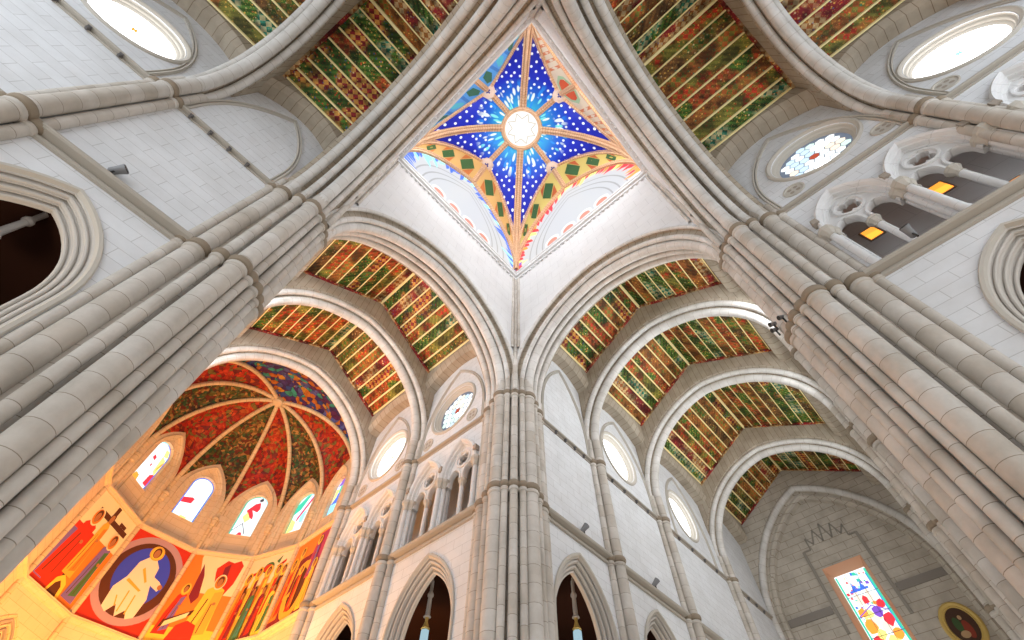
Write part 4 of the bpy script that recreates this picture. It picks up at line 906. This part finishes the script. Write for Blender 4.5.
SEV = {1: [(0.62, 0.36, 0.12), (0.05, 0.11, 0.03), (0.55, 0.16, 0.04), (0.30, 0.25, 0.05)], 0: [(0.55, 0.42, 0.12), (0.04, 0.10, 0.03), (0.45, 0.10, 0.03), (0.40, 0.30, 0.06)],
       2: [(0.10, 0.34, 0.72), (0.04, 0.14, 0.08), (0.10, 0.50, 0.62), (0.05, 0.20, 0.55)], 3: [(0.70, 0.58, 0.42), (0.60, 0.09, 0.03), (0.36, 0.50, 0.30), (0.62, 0.20, 0.08)]}
tl = thing('lantern_vault', (0, 0, ZC), 'star-shaped blue lantern vault with tan ribs over the crossing', 'vault')
def shape_D(t):      # corner (LW,LW) -> oculus edge
    rc = LW*sqrt(2); th = pi/2*t
    r = RO + (rc-RO)*cos(th)**1.25; z = ZC + (ZO-ZC)*sin(th)**0.85
    return Vector((r/sqrt(2), r/sqrt(2), z))
BO = Vector((4.3, 0, ZB))
def shape_E(t, sg=1):      # corner -> boss -> oculus edge, for the side x=+
    if t <= 0.62:
        th = pi/2*t/0.62; c_, s_ = cos(th)**1.1, sin(th)**0.85
        return Vector((BO.x+(LW-BO.x)*c_, sg*LW*c_, ZC+(ZB-ZC)*s_))
    q = (t-0.62)/0.38; return Vector((BO.x+(RO-BO.x)*q, 0, ZB+(ZO-ZB)*q))
def archA(t):      # wall arch: corner -> apex on plane x = LW
    th = t; hs = LW; c = c_for(hs, ZA-ZC); Rr = hs+c; am = acos(c/Rr)
    a = am*t; return Vector((LW, Rr*cos(a)-c, ZC+Rr*sin(a)))
def rz(v, k, sg=1):
    x, y = rot(k, v.x, v.y*sg); return Vector((x, y, v.z))
NSEG = 20
def ribstrip(mb, pts, w_):
    prof = [(-1, -0.25), (-1, 0.25), (-0.62, 0.45), (-0.5, 0.1), (-0.3, 0.62), (0, 0.8), (0.3, 0.62), (0.5, 0.1), (0.62, 0.45), (1, 0.25), (1, -0.25)]
    rows = []
    for i, p in enumerate(pts):
        t_ = (pts[min(i+1, len(pts)-1)]-pts[max(i-1, 0)]).normalized()
        inw = Vector((-p.x, -p.y, -6.0)); side = t_.cross(inw).normalized(); nrm = side.cross(t_).normalized()
        if nrm.dot(inw) < 0: nrm = -nrm
        rows.append([p+side*(u*w_)+nrm*(v*w_) for u, v in prof])
    mb.grid(rows)
for k in range(4):
    for sg in (1, -1):
        mb = MB(); rows = []
        for i in range(NSEG+1):
            t_ = i/NSEG; a_ = shape_D(t_); b_ = shape_E(t_)
            b_ = Vector((b_.x, b_.y, b_.z))
            rows.append([rz(a_.lerp(b_, f), k, sg) for f in (0, .2, .4, .6, .8, 1)])
        mb.grid(rows); o = mb.build('star_panel', M_STAR, tl); o['label'] = 'starry blue panel'
        mb = MB(); rows = []
        lo = []
        for i in range(NSEG+1):
            t_ = i/NSEG; rows.append([rz(shape_E(0.62*t_).lerp(archA(t_), f), k, sg) for f in (0, .25, .5, .75, 1)])
        mb.grid(rows)
        mats = [plain('severy_%d_%d' % (k, q), c, 0.6) for q, c in enumerate(SEV[k])] if sg == 1 else mats
        def sv(t_, f, off): 
            p = shape_E(0.62*t_).lerp(archA(t_), f); return rz(Vector((p.x-off*0.3, p.y, p.z-off)), k, sg)
        def patch(pts, mi, off=0.04): mb.face([sv(a, b, off) for a, b in pts], mi=mi)
        if k in (0, 1):
            for c_, sz in ((0.84, 0.085), (0.62, 0.075), (0.42, 0.06)):
                patch([(c_-sz, 0.5), (c_, 0.85), (c_+sz, 0.5), (c_, 0.15)], 1)
                patch([(c_-sz, 0.12), (c_-sz, 0.45), (c_-0.01, 0.12)], 2); patch([(c_+0.01, 0.88), (c_+sz, 0.55), (c_+sz, 0.88)], 2)
                patch([(c_-0.02, 0.5), (c_, 0.6), (c_+0.02, 0.5), (c_, 0.4)], 3, 0.06)
        elif k == 2:
            for c_ in (0.9, 0.72, 0.55, 0.42): patch([(c_-0.05, 0.45), (c_-0.02, 0.8), (c_+0.04, 0.7), (c_+0.05, 0.3), (c_, 0.15)], 1 if c_ in (0.9, 0.55) else 2); patch([(c_-0.1, 0.1), (c_-0.05, 0.9), (c_-0.08, 0.9), (c_-0.13, 0.1)], 3)
        else:
            patch([(0.98, 0.15), (0.98, 0.85), (0.88, 0.7), (0.84, 0.45), (0.88, 0.2)], 2); patch([(0.97, 0.25), (0.97, 0.75), (0.90, 0.62), (0.88, 0.45), (0.9, 0.3)], 1, 0.06)
            for c_ in (0.78, 0.7, 0.62, 0.54, 0.46): patch([(c_-0.05, 0.1), (c_-0.02, 0.1), (c_+0.03, 0.9), (c_, 0.9)], 3)
        mb.build('severy_panel', mats, tl, flip_fix=False)
        mb = MB(); ribstrip(mb, [rz(shape_E(0.62*i/NSEG), k, sg)-Vector((0, 0, 0.06)) for i in range(NSEG+1)], 0.26); mb.build('side_rib', M_LRIB, tl)
        mb = MB(); ribstrip(mb, [rz(archA(i/NSEG), k, sg)-Vector((0, 0, 0.05)) for i in range(NSEG+1)], 0.2); mb.build('wall_rib', M_LRIB, tl)
    mb = MB(); ribstrip(mb, [rz(shape_D(i/NSEG), k)-Vector((0, 0, 0.08)) for i in range(NSEG+1)], 0.31); mb.build('diagonal_rib', M_LRIB, tl)
    mb = MB(); ribstrip(mb, [rz(shape_E(0.62+0.38*i/4), k)-Vector((0, 0, 0.06)) for i in range(5)], 0.24); mb.build('ridge_rib', M_LRIB, tl)
    mb = MB(); ribstrip(mb, [rz(Vector((BO.x, 0, ZB-0.06)).lerp(archA(1), i/3), k) for i in range(4)], 0.24); mb.build('ridge_rib', M_LRIB, tl)
    P0 = rz(BO, k); mb = MB(); mb.lathe([(0.0, ZB-0.42), (0.34, ZB-0.40), (0.44, ZB-0.3), (0.62, ZB-0.26), (0.62, ZB-0.1), (0.5, ZB+0.1)], 8, P0.x, P0.y); bo = mb.build('boss', plain('pale_boss_%d' % k, (0.66, 0.50, 0.40), 0.7), tl)
    mb = MB()
    for a in (0, pi/2): 
        d1 = Vector((cos(a), sin(a), 0)); d2 = Vector((-sin(a), cos(a), 0)); q = P0.copy(); q.z = ZB-0.43
        mb.face([q+d1*0.2+d2*0.06, q+d1*0.2-d2*0.06, q-d1*0.2-d2*0.06, q-d1*0.2+d2*0.06])
    mb.build('boss_cross', plain('boss_blue_%d' % k, (0.05, 0.05, 0.25), 0.7), bo, flip_fix=False)
to = thing('oculus_window', (0, 0, ZO), 'round white glazed oculus at the centre of the blue star', 'window')
mb = MB(); mb.lathe([(RO-0.22, ZO+0.1), (RO-0.22, ZO-0.2), (RO-0.1, ZO-0.3), (RO+0.08, ZO-0.26), (RO+0.18, ZO-0.05), (RO+0.1, ZO+0.1)], 40); mb.build('ring', M_LRIB, to)
mb = MB(); pz = lambda h, d, z: (h, z, ZO-0.02-d)
M_OC = glow('oculus_glass', (1.0, 0.99, 0.96), 0.72); M_OL = glow('oculus_lines', (0.86, 0.74, 0.58), 0.48)
mb.poly([circle_pts(0, 0, RO-0.2, 40)], pz, 0, 0)
for i in range(8):
    a0, a1 = i*pi/4+pi/8, (i+1)*pi/4+pi/8; r0, r1, w_ = 1.35, 1.0, 0.035
    A_ = (r0*cos(a0), r0*sin(a0)); B_ = (0.85*cos((a0+a1)/2), 0.85*sin((a0+a1)/2)); C_ = (r0*cos(a1), r0*sin(a1))
    for p, q in ((A_, B_), (B_, C_)):
        dx, dz = q[0]-p[0], q[1]-p[1]; L_ = math.hypot(dx, dz); nx, nz = -dz/L_*w_, dx/L_*w_
        mb.poly([[(p[0]+nx, p[1]+nz), (q[0]+nx, q[1]+nz), (q[0]-nx, q[1]-nz), (p[0]-nx, p[1]-nz)]], pz, 0.02, 1)
mb.build('leaded_glass', [M_OC, M_OL], to, smooth=False)
# lunette windows and cornice of the lantern
G_LWH = glow('lantern_white_glass', (0.93, 0.95, 0.98), 0.52); G_PINK = glow('lantern_pink_glass', (0.98, 0.40, 0.28), 0.56); G_LGREY = glow('lantern_grey_glass', (0.80, 0.80, 0.80), 0.40)
LWN = {1: 'blue-edged', 0: 'red-edged', 2: 'left hidden', 3: 'right hidden'}
LBL = {1: 'white lunette window with blue edging and pink lights, left lantern side', 0: 'white lunette window with red edging and pink lights, right lantern side',
       2: 'white lunette window on the upper left lantern side', 3: 'white lunette window on the upper right lantern side'}
for k in range(4):
    pl = crossplace(k); t = thing('lunette_window', pl(0, LW, 32.3), LBL[k], 'window', 'lantern lunette windows')
    c = c_for(LW, ZA-ZC); arch = arch_pts(LW, ZC, c, 0.05, 18, 32.0)
    D0 = LW+0.12
    mb = MB(); mb.poly([arch], pl, D0, 0)
    ms = [G_LWH, G_PINK, G_LGREY, G_BLUE, G_CYAN, G_RED, G_ORA, G_YEL, G_VIO, glow('lantern_bright_glass_%d' % k, (1, 1, 1), 0.66)]
    for o in (-1.25, -1.9, -2.5):      # pale grey concentric bars
        a1 = arch_pts(LW, ZC, c, o, 18, 32.3); a2 = arch_pts(LW, ZC, c, o-0.12, 18, 32.3)
        for i in range(len(a1)-1): mb.poly([[a1[i], a1[i+1], a2[i+1], a2[i]]], pl, D0-0.01, 2)
    for cx in (-2.25, -0.75, 0.75, 2.25):
        wv_ = [(cx+a, z) for a, z in arch_pts(0.66, 34.0, c_for(0.66, 0.75), 0, 6, 32.35)]
        mb.poly([wv_], pl, D0-0.02, 9)
        if abs(cx) < 3:
            wv_ = [(cx+a, z) for a, z in arch_pts(0.46, 33.75, c_for(0.46, 0.55), 0, 6, 32.4)]
            mb.poly([wv_], pl, D0-0.03, 1)
    random.seed(20+k); cols = [3, 4, 3] if k in (1, 2) else [5, 6, 7, 5]
    N = 44
    for i in range(N):
        u0, u1 = i/N, (i+1)/N
        def ap(u, o):
            L = u < 0.5; R_ = LW+c+o; am = acos(c/R_); a = am*(u*2 if L else (1-u)*2); h = c-R_*cos(a); z = ZC+R_*sin(a)
            return (h if L else -h, z)
        dpt = 0.60+1.0*random.random()**1.3*(1.0 if (i//4) % 2 == 0 else 0.35)
        mb.poly([[ap(u0, 0.0), ap(u1, 0.0), ap(u1+0.012 if u1 < 0.95 else u1, -dpt), ap((u0+u1)/2, -dpt*0.7)]], pl, D0-0.04, random.choice(cols))
        if i in (0, 1, N-1, N-2) and k in (0, 3): mb.poly([[ap(u0, 0), ap(u1, 0), ap(u1, -0.5), ap(u0, -0.5)]], pl, D0-0.05, random.choice([5, 6, 8]))
    if k in (2, 3): ms[0] = glow('lantern_boosted_glass_%d' % k, (0.93, 0.96, 1.0), 4.6)  # glow raised on the hidden panes to brighten the facing spandrels
    mb.build('leaded_glass', ms, t, smooth=False, flip_fix=False)
    mb = MB(); mb.prism([[(-7.5, 31.9), (7.5, 31.9), (7.5, 47.2), (-7.5, 47.2)], list(reversed(arch_pts(LW, ZC, c, 0.04, 14, 32.05)))], pl, LW+0.1, LW+0.5)
    tag(mb.build('wall_lantern_%s' % ['right', 'front', 'left', 'back'][k], M_WHITE, smooth=False), 'upper lantern wall around the %s' % LBL[k].split(',')[0], 'wall', kind='structure')
    mb = MB(); mb.grid([[pl(h, LW+d, z) for d, z in ((0.1, 31.75), (-0.06, 31.78), (-0.08, 31.95), (-0.22, 32.0), (-0.24, 32.2), (-0.3, 32.25), (-0.3, 32.42), (0.2, 32.5))] for h in (-5.75, 5.75)])
    for i in range(30):
        h = -5.5+11.0*i/29; mb.box(h-0.09, h+0.09, LW-0.14, LW+0.02, 31.55, 31.78, pl)
    trim(mb, 'cornice with small dentils under the %s' % LBL[k].split(',')[0], M_WHITE)
mb = MB(); mb.box(-7.5, 7.5, -7.5, 7.5, 47.0, 47.3); tag(mb.build('ceiling_lantern_roof', M_WHITE, smooth=False), 'roof slab above the lantern vault', 'ceiling', kind='structure')
